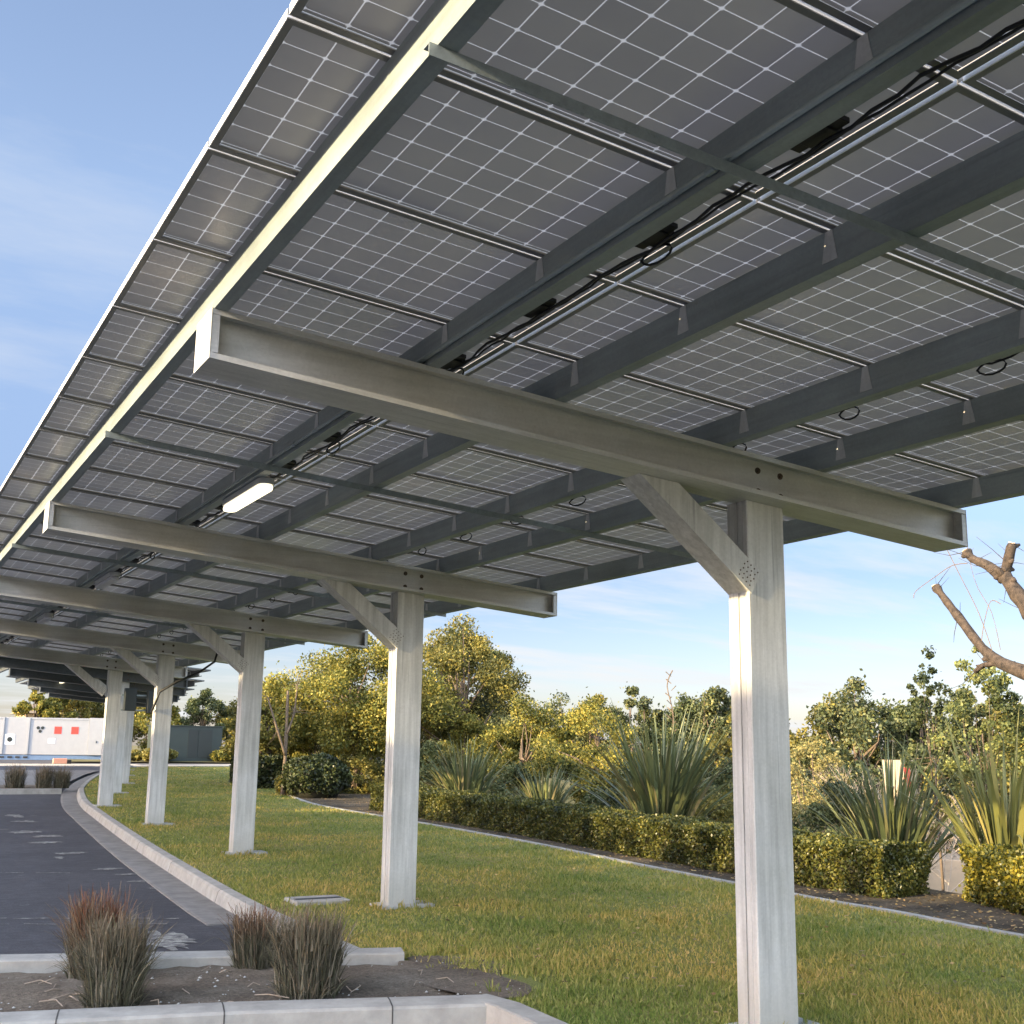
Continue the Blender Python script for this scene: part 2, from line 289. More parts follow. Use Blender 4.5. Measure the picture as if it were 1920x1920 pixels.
def asphalt():
    m, t, b = mat('asphalt'); co = n_(t, 'ShaderNodeTexCoord')
    z = n_(t, 'ShaderNodeTexNoise', Scale=0.55, Detail=8.0, Roughness=0.7); t.links.new(co.outputs['Object'], z.inputs['Vector'])
    zf = n_(t, 'ShaderNodeTexNoise', Scale=48.0, Detail=6.0, Roughness=0.85); t.links.new(co.outputs['Object'], zf.inputs['Vector'])
    r = ramp(t, [(0.3, (0.030, 0.029, 0.033)), (0.55, (0.048, 0.046, 0.051)), (0.75, (0.075, 0.072, 0.076))], z.outputs[0])
    r2 = ramp(t, [(0.35, (0.45, 0.45, 0.45)), (0.7, (1.85, 1.85, 1.85))], zf.outputs[0])
    mpm = n_(t, 'ShaderNodeMapping'); mpm.inputs['Scale'].default_value = (5, 9, 1); t.links.new(co.outputs['Object'], mpm.inputs[0])
    zm = n_(t, 'ShaderNodeTexNoise', Scale=1.0, Detail=6.0, Roughness=0.75); t.links.new(mpm.outputs[0], zm.inputs['Vector'])
    rm = ramp(t, [(0.35, (0.70, 0.70, 0.70)), (0.65, (1.3, 1.3, 1.3))], zm.outputs[0])
    q0 = n_(t, 'ShaderNodeMixRGB', blend_type='MULTIPLY'); q0.inputs[0].default_value = 1; t.links.new(r.outputs[0], q0.inputs[1]); t.links.new(rm.outputs[0], q0.inputs[2])
    q = n_(t, 'ShaderNodeMixRGB', blend_type='MULTIPLY'); q.inputs[0].default_value = 1; t.links.new(q0.outputs[0], q.inputs[1]); t.links.new(r2.outputs[0], q.inputs[2])
    # pale patches where water dried or paint scraped, long across the lane
    mp = n_(t, 'ShaderNodeMapping'); mp.inputs['Scale'].default_value = (1.0, 0.9, 1); t.links.new(co.outputs['Object'], mp.inputs[0])
    zp = n_(t, 'ShaderNodeTexNoise', Scale=1.6, Detail=5.0, Roughness=0.7); t.links.new(mp.outputs[0], zp.inputs['Vector'])
    r3 = ramp(t, [(0.665, (0, 0, 0)), (0.72, (0.5, 0.5, 0.5))], zp.outputs[0])
    mx = n_(t, 'ShaderNodeMixRGB'); t.links.new(r3.outputs[0], mx.inputs[0]); t.links.new(q.outputs[0], mx.inputs[1]); mx.inputs[2].default_value = (0.30, 0.30, 0.28, 1)
    t.links.new(mx.outputs[0], b.inputs['Base Color']); b.inputs['Roughness'].default_value = 0.75
    bump(t, b, zf.outputs[0], 0.5, 0.004)
    return m
M_asph = asphalt()
def ground_mat(name, cols, scale, fine=60, bmp=0.6, dist=0.02):
    m, t, b = mat(name); co = n_(t, 'ShaderNodeTexCoord')
    z = n_(t, 'ShaderNodeTexNoise', Scale=scale, Detail=7.0, Roughness=0.7); t.links.new(co.outputs['Object'], z.inputs['Vector'])
    zf = n_(t, 'ShaderNodeTexNoise', Scale=fine, Detail=5.0, Roughness=0.8); t.links.new(co.outputs['Object'], zf.inputs['Vector'])
    n = len(cols); r = ramp(t, [(0.3 + 0.4 * i / (n - 1), c) for i, c in enumerate(cols)], z.outputs[0])
    r2 = ramp(t, [(0.35, (0.55, 0.55, 0.55)), (0.7, (1.35, 1.35, 1.35))], zf.outputs[0])
    q = n_(t, 'ShaderNodeMixRGB', blend_type='MULTIPLY'); q.inputs[0].default_value = 1; t.links.new(r.outputs[0], q.inputs[1]); t.links.new(r2.outputs[0], q.inputs[2])
    t.links.new(q.outputs[0], b.inputs['Base Color']); b.inputs['Roughness'].default_value = 0.95; b.inputs['Specular IOR Level'].default_value = 0.2
    bump(t, b, zf.outputs[0], bmp, dist); return m
M_lawn = ground_mat('lawn_soil', [(0.12, 0.16, 0.045), (0.20, 0.22, 0.065), (0.30, 0.24, 0.09)], 0.8)
M_soil = ground_mat('bare_soil', [(0.11, 0.085, 0.062), (0.18, 0.148, 0.112), (0.26, 0.222, 0.175)], 2.0, 40, 0.8, 0.03)
M_bed = ground_mat('bed_mulch', [(0.05, 0.04, 0.028), (0.10, 0.08, 0.055), (0.18, 0.14, 0.095)], 1.2, 30, 0.9, 0.04)
M_terr = ground_mat('terrain', [(0.10, 0.09, 0.04), (0.16, 0.14, 0.06), (0.22, 0.18, 0.10)], 0.15, 8, 0.5, 0.1)
def blade_mat():
    m, t, b = mat('lawn_blades'); g = n_(t, 'ShaderNodeNewGeometry')
    r = ramp(t, [(0, (0.12, 0.155, 0.035)), (0.35, (0.19, 0.215, 0.05)), (0.7, (0.27, 0.27, 0.075)), (1, (0.38, 0.32, 0.13))], g.outputs['Random Per Island'])
    z = n_(t, 'ShaderNodeTexNoise', Scale=0.55, Detail=5.0, Roughness=0.6); t.links.new(g.outputs['Position'], z.inputs['Vector'])
    r2 = ramp(t, [(0.36, (0.74, 0.90, 0.74)), (0.50, (1.18, 1.13, 1.02)), (0.62, (1.62, 1.28, 1.20))], z.outputs[0])
    q = n_(t, 'ShaderNodeMixRGB', blend_type='MULTIPLY'); q.inputs[0].default_value = 1; t.links.new(r.outputs[0], q.inputs[1]); t.links.new(r2.outputs[0], q.inputs[2])
    t.links.new(q.outputs[0], b.inputs['Base Color']); b.inputs['Roughness'].default_value = 0.6; b.inputs['Specular IOR Level'].default_value = 0.25
    tr = n_(t, 'ShaderNodeBsdfTranslucent'); t.links.new(q.outputs[0], tr.inputs[0]); ms = n_(t, 'ShaderNodeMixShader'); ms.inputs[0].default_value = 0.3
    t.links.new(b.outputs[0], ms.inputs[1]); t.links.new(tr.outputs[0], ms.inputs[2]); t.links.new(ms.outputs[0], t.nodes['Material Output'].inputs[0])
    return m
M_blade = blade_mat()

# ------------------------------------------------------------------ ground
def g(y): return 0.0083 * min(max(y, -30), 80)
def sstep(a, b, x):
    x = min(1, max(0, (x - a) / (b - a))); return x * x * (3 - 2 * x)
KERB = [(3.85, 9.35), (3.84, 11.0), (3.86, 12.6), (4.0, 15.2), (4.30, 19.8), (4.80, 26.1), (5.25, 31.0), (6.05, 36.6), (6.9, 41), (8.0, 46), (9.4, 51.5), (10.6, 55.5), (12.2, 58.2), (18, 59.5), (30, 60)]   # outer edge of kerb top (lawn side)
EDG = [(9.95, 3.0), (9.72, 7.7), (9.78, 9.3), (9.72, 10.5), (9.85, 14.0), (10.1, 17.7), (10.15, 22), (10.12, 24.6), (10.2, 28.8), (11.3, 34.4), (12.6, 40), (14.3, 46.7), (17, 57), (18, 59.4)]
def interp(pl, y):
    if y <= pl[0][1]: return pl[0][0]
    for (x0, y0), (x1, y1) in zip(pl, pl[1:]):
        if y0 <= y <= y1: return x0 + (x1 - x0) * (y - y0) / (y1 - y0 + 1e-9)
    return pl[-1][0]
def smooth_pl(pl, n=6):
    out = []
    P_ = [pl[0]] + list(pl) + [pl[-1]]
    for i in range(1, len(P_) - 2):
        p0, p1, p2, p3 = [np.array(P_[i + k], float) for k in (-1, 0, 1, 2)]
        for k in range(n):
            t = k / n; out.append(tuple(0.5 * ((2 * p1) + (-p0 + p2) * t + (2 * p0 - 5 * p1 + 4 * p2 - p3) * t * t + (-p0 + 3 * p1 - 3 * p2 + p3) * t ** 3)))
    out.append(tuple(pl[-1])); return out
KS = smooth_pl(KERB); ES = smooth_pl(EDG)
def brink(y): return 11.75 + 1.85 * sstep(11.0, 14.5, y)
def terr(x, y):
    h = g(y) - 0.30
    if x > 9.9: h = g(y) - 0.30 + 0.27 * sstep(9.9, 10.05, x) * (1 - sstep(40, 60, y))
    h -= 3.2 * sstep(brink(y), brink(y) + 6.0, x) * (1 - sstep(38, 55, y) * (1 - sstep(30, 50, x)))
    return h
xs = np.concatenate([np.linspace(-400, -20, 12), np.linspace(-10, 9.8, 8), np.linspace(9.9, 10.1, 3), np.linspace(10.4, 22, 36), np.linspace(24, 60, 15), np.linspace(80, 900, 12)])
ys = np.concatenate([np.linspace(-200, -10, 8), np.linspace(0, 80, 80), np.linspace(90, 900, 14)])
V = [(x, y, terr(x, y)) for y in ys for x in xs]; nx = len(xs)
Fc = [(j * nx + i, j * nx + i + 1, (j + 1) * nx + i + 1, (j + 1) * nx + i) for j in range(len(ys) - 1) for i in range(nx - 1)]
me = bpy.data.meshes.new('terrain'); me.from_pydata(V, [], Fc); me.materials.append(M_terr); me.polygons.foreach_set('use_smooth', [True] * len(me.polygons))
o = bpy.data.objects.new('terrain', me); col.objects.link(o); props(o, kind='structure')

def strip_sheet(name, rows, m, nxs=2):
    """rows: list of (y, x0, x1, z)"""
    V = []; F = []
    for (y, x0, x1, z) in rows:
        for k in range(nxs): V.append((x0 + (x1 - x0) * k / (nxs - 1), y, z))
    for j in range(len(rows) - 1):
        for k in range(nxs - 1): a = j * nxs + k; F.append((a, a + 1, a + nxs + 1, a + nxs))
    me = bpy.data.meshes.new(name); me.from_pydata(V, [], F); me.materials.append(m)
    o = bpy.data.objects.new(name, me); col.objects.link(o); props(o, kind='structure'); return o
yy = [3.0 + 0.5 * i for i in range(113)] + [59.4]
# lawn from the kerb (or the planter end) to the edging
def lawn_left(y):
    if y < 8.8: return 3.99
    if y < 9.3: return 3.98
    return interp(KERB, y) - 0.03
def lawn_right(y): return interp(EDG, y)
strip_sheet('lawn', [(y, lawn_left(y), lawn_right(y) + 0.02, g(y)) for y in [-4, 0] + yy], M_lawn, 8)
# planting bed right of the edging
strip_sheet('planting_bed', [(y, lawn_right(y) + 0.05, brink(y) if y < 26 else max(13.5, lawn_right(y) + 3), g(y) + 0.004) for y in [0] + yy], M_bed, 6)
# road left of the kerb, and the cross road beyond
ROADZ = -0.13
rd = [(y, -60, 4.0, g(y) + ROADZ) for y in (-30, 0, 5, 9.3)] + [(y, -60, interp(KERB, y) - 0.1, g(y) + ROADZ) for y in np.arange(9.4, 58.2, 0.8)] + [(y, -60, 60, g(y) + ROADZ) for y in (58.4, 60, 72, 79, 100)]
strip_sheet('road', rd, M_asph, 5)
strip_sheet('pavement', [(y, -60, 40, g(y) + ROADZ + 0.012) for y in (62.5, 64, 66.5)], M_pave, 3)
strip_sheet('far_verge', [(y, 10.5, 32, g(y) + ROADZ + 0.08) for y in (68.6, 72, 85)], M_terr, 3)
strip_sheet('footpath', [(y, 12.5, 40, g(y) + 0.02) for y in (59.9, 61.0, 62.4)], M_pave, 3)

def sweep(name, path, prof, m, zf=g, kind='structure', parent=None, closed_ends=True):
    """prof: list of (offset to the left normal side, z)"""
    mb = MB(); V = []; n = len(prof)
    for i, p in enumerate(path):
        a = np.array(path[max(i - 1, 0)]); b = np.array(path[min(i + 1, len(path) - 1)]); d = (b - a) / (np.linalg.norm(b - a) + 1e-9)
        nrm = np.array([-d[1], d[0]])
        for (off, z) in prof:
            q = np.array(p) + nrm * off; V.append((q[0], q[1], zf(q[1]) + z))
    F = []
    for i in range(len(path) - 1):
        for k in range(n): F.append((i * n + k, i * n + (k + 1) % n, (i + 1) * n + (k + 1) % n, (i + 1) * n + k))
    F += [tuple(range(n)), tuple(range((len(path) - 1) * n, len(path) * n))[::-1]]
    mb.add(V, F); o = mb.build(name, m, parent)
    if kind: props(o, kind=kind)
    return o
def joints(name, path, prof, ts, zf=g):
    seg = np.array(path); ln = np.concatenate([[0], np.cumsum(np.linalg.norm(np.diff(seg, axis=0), axis=1))]); mb = MB()
    for t_j in ts:
        if t_j > ln[-1] - .05: continue
        x = np.interp(t_j, ln, seg[:, 0]); y = np.interp(t_j, ln, seg[:, 1]); x2 = np.interp(t_j + .02, ln, seg[:, 0]); y2 = np.interp(t_j + .02, ln, seg[:, 1])
        d = np.array([x2 - x, y2 - y]); d /= np.linalg.norm(d); nn = np.array([-d[1], d[0]]); cx = np.mean([p[0] for p in prof])
        f = lambda p, s_: (x + nn[0] * (cx + (p[0] - cx) * 1.02) + d[0] * s_, y + nn[1] * (cx + (p[0] - cx) * 1.02) + d[1] * s_, zf(y) + p[1] + .0018)
        mb.prism(prof, lambda p: f(p, -.0045), lambda p: f(p, .0045))
    o = mb.build(name, M_joint); props(o, kind='structure')
M_joint = simple('dark_joint', (0.07, 0.065, 0.06), .95, 0, .2)
kprof = [(0.0, -0.25), (0.0, 0.012), (0.012, 0.02), (0.13, 0.014), (0.155, -0.01), (0.185, -0.125), (0.185, -0.25)]
sweep('kerb', KS, kprof, M_conc)
joints('kerb_joints', KS, kprof, [1.1 + 3.05 * i for i in range(14)])
sweep('gutter', KS[10:], [(0.187, -0.25), (0.187, -0.122), (0.56, -0.114), (0.60, -0.119), (0.60, -0.25)], M_gut)
sweep('lawn_edging', ES, [(0.05, -0.2), (0.05, 0.022), (-0.05, 0.022), (-0.05, -0.2)], M_conc)

# planter island in the foreground
bk = [(-7.0, 12.45), (1.16, 9.93), (4.02, 9.05)]; fk = [(-7.0, 10.55), (0.98, 8.10), (2.3, 7.70), (3.84, 7.26)]
def dens(pl, n=14):
    out = []
    for a, b in zip(pl, pl[1:]):
        for k in range(n): out.append((a[0] + (b[0] - a[0]) * k / n, a[1] + (b[1] - a[1]) * k / n))
    out.append(pl[-1]); return out
sweep('planter_kerb', dens(bk), [(-0.16, -0.25), (-0.16, 0.055), (-0.145, 0.065), (0.09, 0.065), (0.105, 0.055), (0.105, -0.25)], M_conc)
fk2 = [(-7.0, 10.4), (0.98, 8.07), (2.3, 7.79), (3.70, 7.38)]
retn = [(3.90, 7.42), (3.97, 7.1), (3.96, 6.4), (3.9, 5.0), (3.85, 2.5)]
sweep('planter_kerb', dens(fk2 + [(3.86, 7.335)]), [(-0.19, -0.25), (-0.17, 0.020), (-0.15, 0.036), (0.0, 0.045), (0.10, 0.040), (0.10, -0.25)], M_conc)
joints('kerb_joints', dens(fk2 + [(3.86, 7.335)]), [(-0.19, -0.25), (-0.17, 0.020), (-0.15, 0.036), (0.0, 0.045), (0.10, 0.040), (0.10, -0.25)], [7.25, 8.62, 9.6, 10.66])
sweep('planter_kerb', dens(retn, 6), [(-0.17, -0.25), (-0.15, 0.034), (-0.13, 0.041), (0.03, 0.043), (0.05, -0.25)][::-1], M_conc)
# soil inside the planter
mb = MB(); V = []; F = []; NX, NY = 110, 16
for j in range(NY + 1):
    for i in range(NX + 1):
        u = i / NX; v = j / NY; x = -7 + 11.3 * u
        yb = np.interp(x, [p[0] for p in bk], [p[1] for p in bk]) - (0.10 if x < 4.0 else 0.0); yf = np.interp(x, [p[0] for p in fk2], [p[1] for p in fk2]) + 0.09
        y = yf + (yb - yf) * v; V.append((x, y, g(y) - 0.02 + 0.035 * math.sin(math.pi * v) + float(rng.normal(0, 0.006)) + 0.012 * math.sin(3.1 * x + 4 * y)))
for j in range(NY):
    for i in range(NX): a = j * (NX + 1) + i; F.append((a, a + 1, a + NX + 2, a + NX + 1))
mb.add(V, F); o = mb.build('planter_soil', M_soil, smooth=True); props(o, kind='structure')
pts = [(3.9, 7.48), (4.2, 7.40), (4.42, 7.7), (4.40, 8.1), (4.62, 8.45), (4.50, 8.8), (4.25, 9.02), (4.06, 9.05), (4.02, 8.9), (3.9, 8.85), (3.7, 8.2)]
mb = MB(); mb.add([(x, y, g(y) + .008) for x, y in smooth_pl(pts + [pts[0]], 5)[:-1]], [tuple(range(len(smooth_pl(pts + [pts[0]], 5)) - 1))]); o = mb.build('bare_soil', M_soil); props(o, kind='structure')
# far planter island with its kerb and paving behind
sweep('far_island_kerb', dens([(-20, 37.35), (5.45, 36.75)]), [(-0.1, -0.3), (-0.1, 0.02), (0.1, 0.02), (0.1, -0.3)], M_conc)
strip_sheet('far_island', [(y, -20, interp(KERB, y) - 0.8, g(y) - 0.02) for y in (37.3, 38, 39.4, 40.2)], M_soil, 3)
strip_sheet('far_paving', [(y, -20, interp(KERB, y) - 0.75, g(y) - 0.06) for y in (40.4, 44, 50, 55)], M_gut, 3)

# white markings on the road
def mark(name, pts, label=None):
    mb = MB(); mb.add([(x, y, g(y) + ROADZ + 0.005) for x, y in pts], [tuple(range(len(pts)))]); o = mb.build(name, M_paint); props(o, kind='structure'); return o
M_paint = simple('worn_white_paint', (0.48, 0.48, 0.45), 0.8, 0, 0.5, 9)
def worn_line(x0, y0, x1, y1, wdt, seed):
    r = random.Random(seed); mb = MB(); L_ = math.hypot(x1 - x0, y1 - y0); d = ((x1 - x0) / L_, (y1 - y0) / L_); nn = (-d[1], d[0]); s = 0
    while s < L_:
        l = r.uniform(0.05, 0.30); w0 = wdt * r.uniform(0.3, 1.0); off = r.uniform(-0.02, 0.02); e = min(L_, s + l)
        pts = []
        for (a, b) in ((s, -.5), (e, -.5), (e, .5), (s, .5)):
            pts.append((x0 + d[0] * a + nn[0] * (b * w0 + off), y0 + d[1] * a + nn[1] * (b * w0 + off)))
        mb.add([(x, y, g(y) + ROADZ + 0.005) for x, y in pts], [(0, 1, 2, 3)]); s = e + (r.uniform(0.02, 0.25) if r.random() < .5 else 0)
    o = mb.build('road_marking', M_stain); props(o, kind='structure')
M_stain, t_s, b_s = mat('pale_stain')
worn_line(0.2, 13.75, 3.1, 12.55, 0.09, 1); worn_line(0.2, 13.35, 3.0, 12.2, 0.06, 2)
worn_line(0.2, 17.9, 2.7, 16.9, 0.05, 3)
# scraped pale blotches
def blotch(cx, cy, rx, ry, seed, n=22):
    r = random.Random(seed); pts = []
    for k in range(n):
        a = 2 * math.pi * k / n; q = r.uniform(0.45, 1.0); pts.append((cx + math.cos(a) * rx * q, cy + math.sin(a) * ry * q))
    mb = MB(); mb.add([(cx, cy, g(cy) + ROADZ + 0.006)] + [(x, y, g(y) + ROADZ + 0.006) for x, y in pts], [(0, 1 + k, 1 + (k + 1) % n) for k in range(n)])
    o = mb.build('road_stain', M_stain); props(o, kind='structure')
_c = n_(t_s, 'ShaderNodeTexCoord'); _m = n_(t_s, 'ShaderNodeMapping'); _m.inputs['Scale'].default_value = (1.0, 1.6, 1); t_s.links.new(_c.outputs['Object'], _m.inputs[0])
_z = n_(t_s, 'ShaderNodeTexNoise', Scale=9.0, Detail=8.0, Roughness=0.8); t_s.links.new(_m.outputs[0], _z.inputs['Vector']); _r = ramp(t_s, [(0.40, (0.05, 0.048, 0.052)), (0.50, (0.15, 0.145, 0.135)), (0.60, (0.34, 0.34, 0.30))], _z.outputs[0]); t_s.links.new(_r.outputs[0], b_s.inputs['Base Color']); b_s.inputs['Roughness'].default_value = 0.8
blotch(2.62, 11.35, 0.35, 0.62, 5, 40)
for i, (cx, cy, rx, ry) in enumerate([(3.26, 27.9, .22, .6), (3.0, 30.5, .3, .4), (3.25, 26.2, .3, .3), (2.95, 23.6, .35, .35), (3.15, 22.6, .35, .25), (3.0, 21.4, .35, .22), (3.1, 19.5, .30, .18), (2.85, 18.9, .1, .2), (3.25, 17.2, .28, .14), (3.35, 16.5, .2, .12), (2.4, 24.3, .4, .2), (3.4, 15.7, .25, .10), (3.42, 15.0, .2, .1)]):
    blotch(cx, cy, rx, ry, 30 + i)

# ------------------------------------------------------------------ the solar carport
Z0 = 2.0037 + H0; S = 0.0832; HG = 0.264; HP = 0.172; WG = 0.3034; Y0 = 5.6881; D = 5.6914; XL = 1.368; XR = 6.839
CX0, CX1, CY0, CY1 = 4.953, 5.262, 0.1607, 0.3606 + 0.0
PX = [1.3794, 2.5712, 3.3957, 4.6258, 5.4262, 6.70]; WF = 0.07; R0 = 2.42; PP = 1.0161; PE = 1.0116
PANX = [PE, PE + 2.0, PE + 4.0 + 0.02]; PLX = 1.978; PLY = 0.998

# one module (origin at its lower left corner, flush with the purlin tops)
def module_meshes():
    mb = MB(); a_, c_ = 0.006, 0.006; zz_ = 0.029; mb.add([(x, y, zz_ - S * x) for x, y in ((a_, c_), (a_, PLY - c_), (PLX - a_, PLY - c_), (PLX - a_, c_))], [(0, 1, 2, 3)])
    cells = mb.build('solar_panel', M_cells); 
    fr = MB()
    # side walls and inward bottom lips, butted
    t = 0.003; lip = 0.030; h = 0.036
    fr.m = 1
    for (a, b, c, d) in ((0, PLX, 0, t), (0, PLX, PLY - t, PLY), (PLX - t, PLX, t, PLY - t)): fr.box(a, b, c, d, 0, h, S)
    fr.m = 0; fr.box(-0.0008, t, t, PLY - t, -0.0005, h, S)  # left wall paler than the others, its sunlit look put into the colour
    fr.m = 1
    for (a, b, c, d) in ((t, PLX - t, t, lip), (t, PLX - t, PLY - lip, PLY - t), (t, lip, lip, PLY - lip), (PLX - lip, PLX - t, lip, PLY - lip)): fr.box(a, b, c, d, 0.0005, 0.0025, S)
    fr.m = 2; zj = lambda x: 0.004 - S * x; fr.add([(0, -.0175, zj(0)), (0, -.0005, zj(0)), (PLX, -.0005, zj(PLX)), (PLX, -.0175, zj(PLX))], [(0, 1, 2, 3)])  # strip standing in for light through the gap
    frame = fr.build('panel_frame', [M_aluw, M_lip, M_gaplight], cells)
    jb = MB(); jb.box(PLX - 0.185, PLX - 0.075, 0.43, 0.57, -0.012, 0.0255, S); jb.box(PLX - 0.16, PLX - 0.10, 0.37, 0.43, -0.004, 0.018, S); jb.box(PLX - 0.16, PLX - 0.10, 0.57, 0.63, -0.004, 0.018, S)
    jbo = jb.build('junction_box', M_black, cells, bevel=0.003)
    return cells, frame, jbo
CELL, FRAME, JB = module_meshes()
used_proto = [False]
def add_module(x, y, zb, parent, jb=True):
    if not used_proto[0]:
        c = CELL; used_proto[0] = True
        if parent: c.parent = parent
        c.location = (x, y, zb - S * x); return c
    c = CELL.copy(); col.objects.link(c); c.parent = parent; c.location = (x, y, zb - S * x)
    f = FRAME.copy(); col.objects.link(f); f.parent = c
    if jb: j = JB.copy(); col.objects.link(j); j.parent = c
    return c

M_far = galvanised('shaded_far_steel', (0.085, 0.095, 0.10), 0.2, 0.5, 0.15, 'Y')  # galvanised steel of the far carports, darkened to paint in their shade
def girder_profile():
    W = WG; h = HG; wa, wb = 0.11, 0.193; t = 0.006; lip = 0.030
    return [(0, 0), (W, 0), (W, lip), (W - t, lip), (W - t, t), (wb, t), (wb, h - t), (W - t, h - t), (W - t, h - lip), (W, h - lip), (W, h), (0, h), (0, h - lip), (t, h - lip), (t, h - t), (wa, h - t), (wa, t), (t, t), (t, lip), (0, lip)]
GP = girder_profile()
def make_girder(ox, y, parent, bolts=True):
    mb = MB(); e = 0.005
    mb.prism(GP, lambda p: (ox + XL + e, y + p[0], Z0 + p[1] - S * (XL + e)), lambda p: (ox + XR - e, y + p[0], Z0 + p[1] - S * (XR - e)))
    o = mb.build('girder', M_gird, parent)
    for xe, sg in ((XL, 1), (XR, -1)):
        ep = MB(); q = 0.004
        a, b = (xe, xe + q) if sg > 0 else (xe - q, xe)
        z_ = Z0 - S * xe
        ep.box(ox + a, ox + b, y - 0.002, y + WG + 0.002, z_ - 0.002, z_ + HG + 0.001)
        a, b = (xe + q, xe + 0.045) if sg > 0 else (xe - 0.045, xe - q)
        ep.box(ox + a, ox + b, y + 0.001, y + 0.005, z_ + 0.032 - 0.002, z_ + HG - 0.034); ep.box(ox + a, ox + b, y + WG - 0.005, y + WG - 0.001, z_ + 0.030, z_ + HG - 0.034)
        ep.build('end_plate', M_gird, o)
    if bolts:
        for bx in (CX0 + 0.055, CX0 + 0.245):
            for bz in (0.055, 0.195):
                bm_ = MB(); zz = Z0 - S * bx + bz; bm_.cyl((ox + bx, y + 0.11, zz), (0, -1, 0), 0.022, 0.004, 14); bm_.cyl((ox + bx, y + 0.106, zz), (0, -1, 0), 0.014, 0.012, 6)
                bm_.build('bolt', M_bolt, o)
    return o
def make_column(ox, y, parent, dx=0.0):
    gz = g(y); x0, x1 = ox + dx + CX0, ox + dx + CX1; ya, yb = y + CY0, y + CY0 + 0.20; top = Z0 - S * (CX0) - 0.001
    def zt(x): return Z0 - S * (x - ox) - 0.002
    mb = MB(); ym = (ya + yb) / 2; gpz = 0.006
    # two C sections back to face: each side face shows a seam and a rounded lip
    prof = [(x0, ya + 0.006), (x0 + 0.006, ya), (x1 - 0.006, ya), (x1, ya + 0.006), (x1, ym - gpz), (x1 - 0.012, ym - gpz), (x1 - 0.012, ym + gpz), (x1, ym + gpz), (x1, yb), (x0, yb), (x0, ym + gpz), (x0 + 0.014, ym + gpz), (x0 + 0.014, ym - gpz), (x0, ym - gpz), (x0, ya + 0.052), (x0 + 0.004, ya + 0.050), (x0 + 0.004, ya + 0.044), (x0, ya + 0.042)]
    mb.prism(prof, lambda p: (p[0], p[1], gz), lambda p: (p[0], p[1], zt(p[0])))
    o = mb.build('column', M_col, parent)
    bp = MB(); bp.box(x0 - 0.09, x1 + 0.20, ya - 0.04, yb + 0.08, gz - 0.05, gz + 0.035); bpo = bp.build('base_plate', M_grout, o, bevel=0.008)
    # gusset continuation up inside the girder recess
    return o
def make_brace(ox, y, parent, holes=True):
    # from the column's left side up to the girder, in the plane of the front flange
    A = Vector((4.985, 0, 2.0037 + H0 - 0.98)); B = Vector((4.14, 0, Z0 - S * 4.14 + 0.03))
    d = (B - A).normalized(); nrm = Vector((d.z, 0, -d.x))      # towards upper right
    if nrm.x < 0: nrm = -nrm
    w_ = 0.165; lo = -0.06
    ya, yb = y + CY0 - 0.008, y + CY0 + 0.208
    A = Vector((4.955, 0, 2.0037 + H0 - 0.985 - 0.03)); 
    def P(t, n, yv):
        q = A + d * t + nrm * n; return (ox + q.x, yv, q.z)
    Lb = 1.10
    mb = MB(); t = 0.005
    # channel: front web plate and lower left flange, rear flange
    prof = [(0, ya), (w_, ya), (w_, ya + t), (t, ya + t), (t, yb - t), (w_, yb - t), (w_, yb), (0, yb)]
    def zlim(t_, n, yv):
        q = P(t_, n, yv); 
        return q
    def top(p):
        # cut along the underside of the girder
        q = A + nrm * p[0]; tt = (Z0 - 0.002 - S * q.x - q.z) / (d.z + S * d.x); q = q + d * tt; return (ox + q.x, p[1], q.z)
    def bot(p): return P(-0.02 + p[0] * 0.15, p[0], p[1])
    mb.prism(prof, bot, top)
    o = mb.build('brace', M_col, parent)
    if holes:
        s = MB()
        for i in range(5):
            for j in range(4):
                n_ = 0.03 + 0.028 * i; tt = 0.025 + 0.035 * j + (0.01 if i % 2 else 0)
                q = P(tt, n_, ya); s.cyl((q[0], ya, q[2]), (0, -1, 0), 0.0055, 0.003, 6)
        s.build('screw_row', M_bolt, o)
    return o
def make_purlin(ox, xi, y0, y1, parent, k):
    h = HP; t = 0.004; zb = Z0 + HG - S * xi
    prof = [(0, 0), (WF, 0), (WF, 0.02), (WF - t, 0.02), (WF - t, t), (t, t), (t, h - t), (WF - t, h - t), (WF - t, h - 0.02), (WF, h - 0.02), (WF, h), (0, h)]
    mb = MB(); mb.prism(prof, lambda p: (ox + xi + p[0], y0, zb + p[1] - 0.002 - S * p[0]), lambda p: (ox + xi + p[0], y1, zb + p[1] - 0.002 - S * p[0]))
    if k > 0:      # pale tapered plates painting the light that fans below every module joint
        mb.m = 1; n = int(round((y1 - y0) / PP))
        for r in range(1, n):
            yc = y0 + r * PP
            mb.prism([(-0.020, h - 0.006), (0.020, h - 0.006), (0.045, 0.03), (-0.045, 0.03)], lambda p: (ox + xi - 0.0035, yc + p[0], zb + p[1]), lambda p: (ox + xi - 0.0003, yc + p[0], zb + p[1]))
    return mb.build('purlin', [M_pur, M_lightfan], parent)
def make_bridging(ox, y, parent, dy=0.0):
    """thin angle strut under the purlins at mid bay"""
    zb = Z0 + HG - 0.003
    mb = MB(); xa, xb = PX[0] - 0.03, PX[5] + WF; L_ = 0.045; t = 0.004
    prof = [(0, 0), (L_, 0), (L_, -t), (t, -t), (t, -L_), (0, -L_)]
    mb.prism(prof, lambda p: (ox + xa, y + p[0], zb + p[1] - S * xa), lambda p: (ox + xb, y + dy + p[0], zb + p[1] - S * xb))
    return mb.build('strut', M_pur, parent)
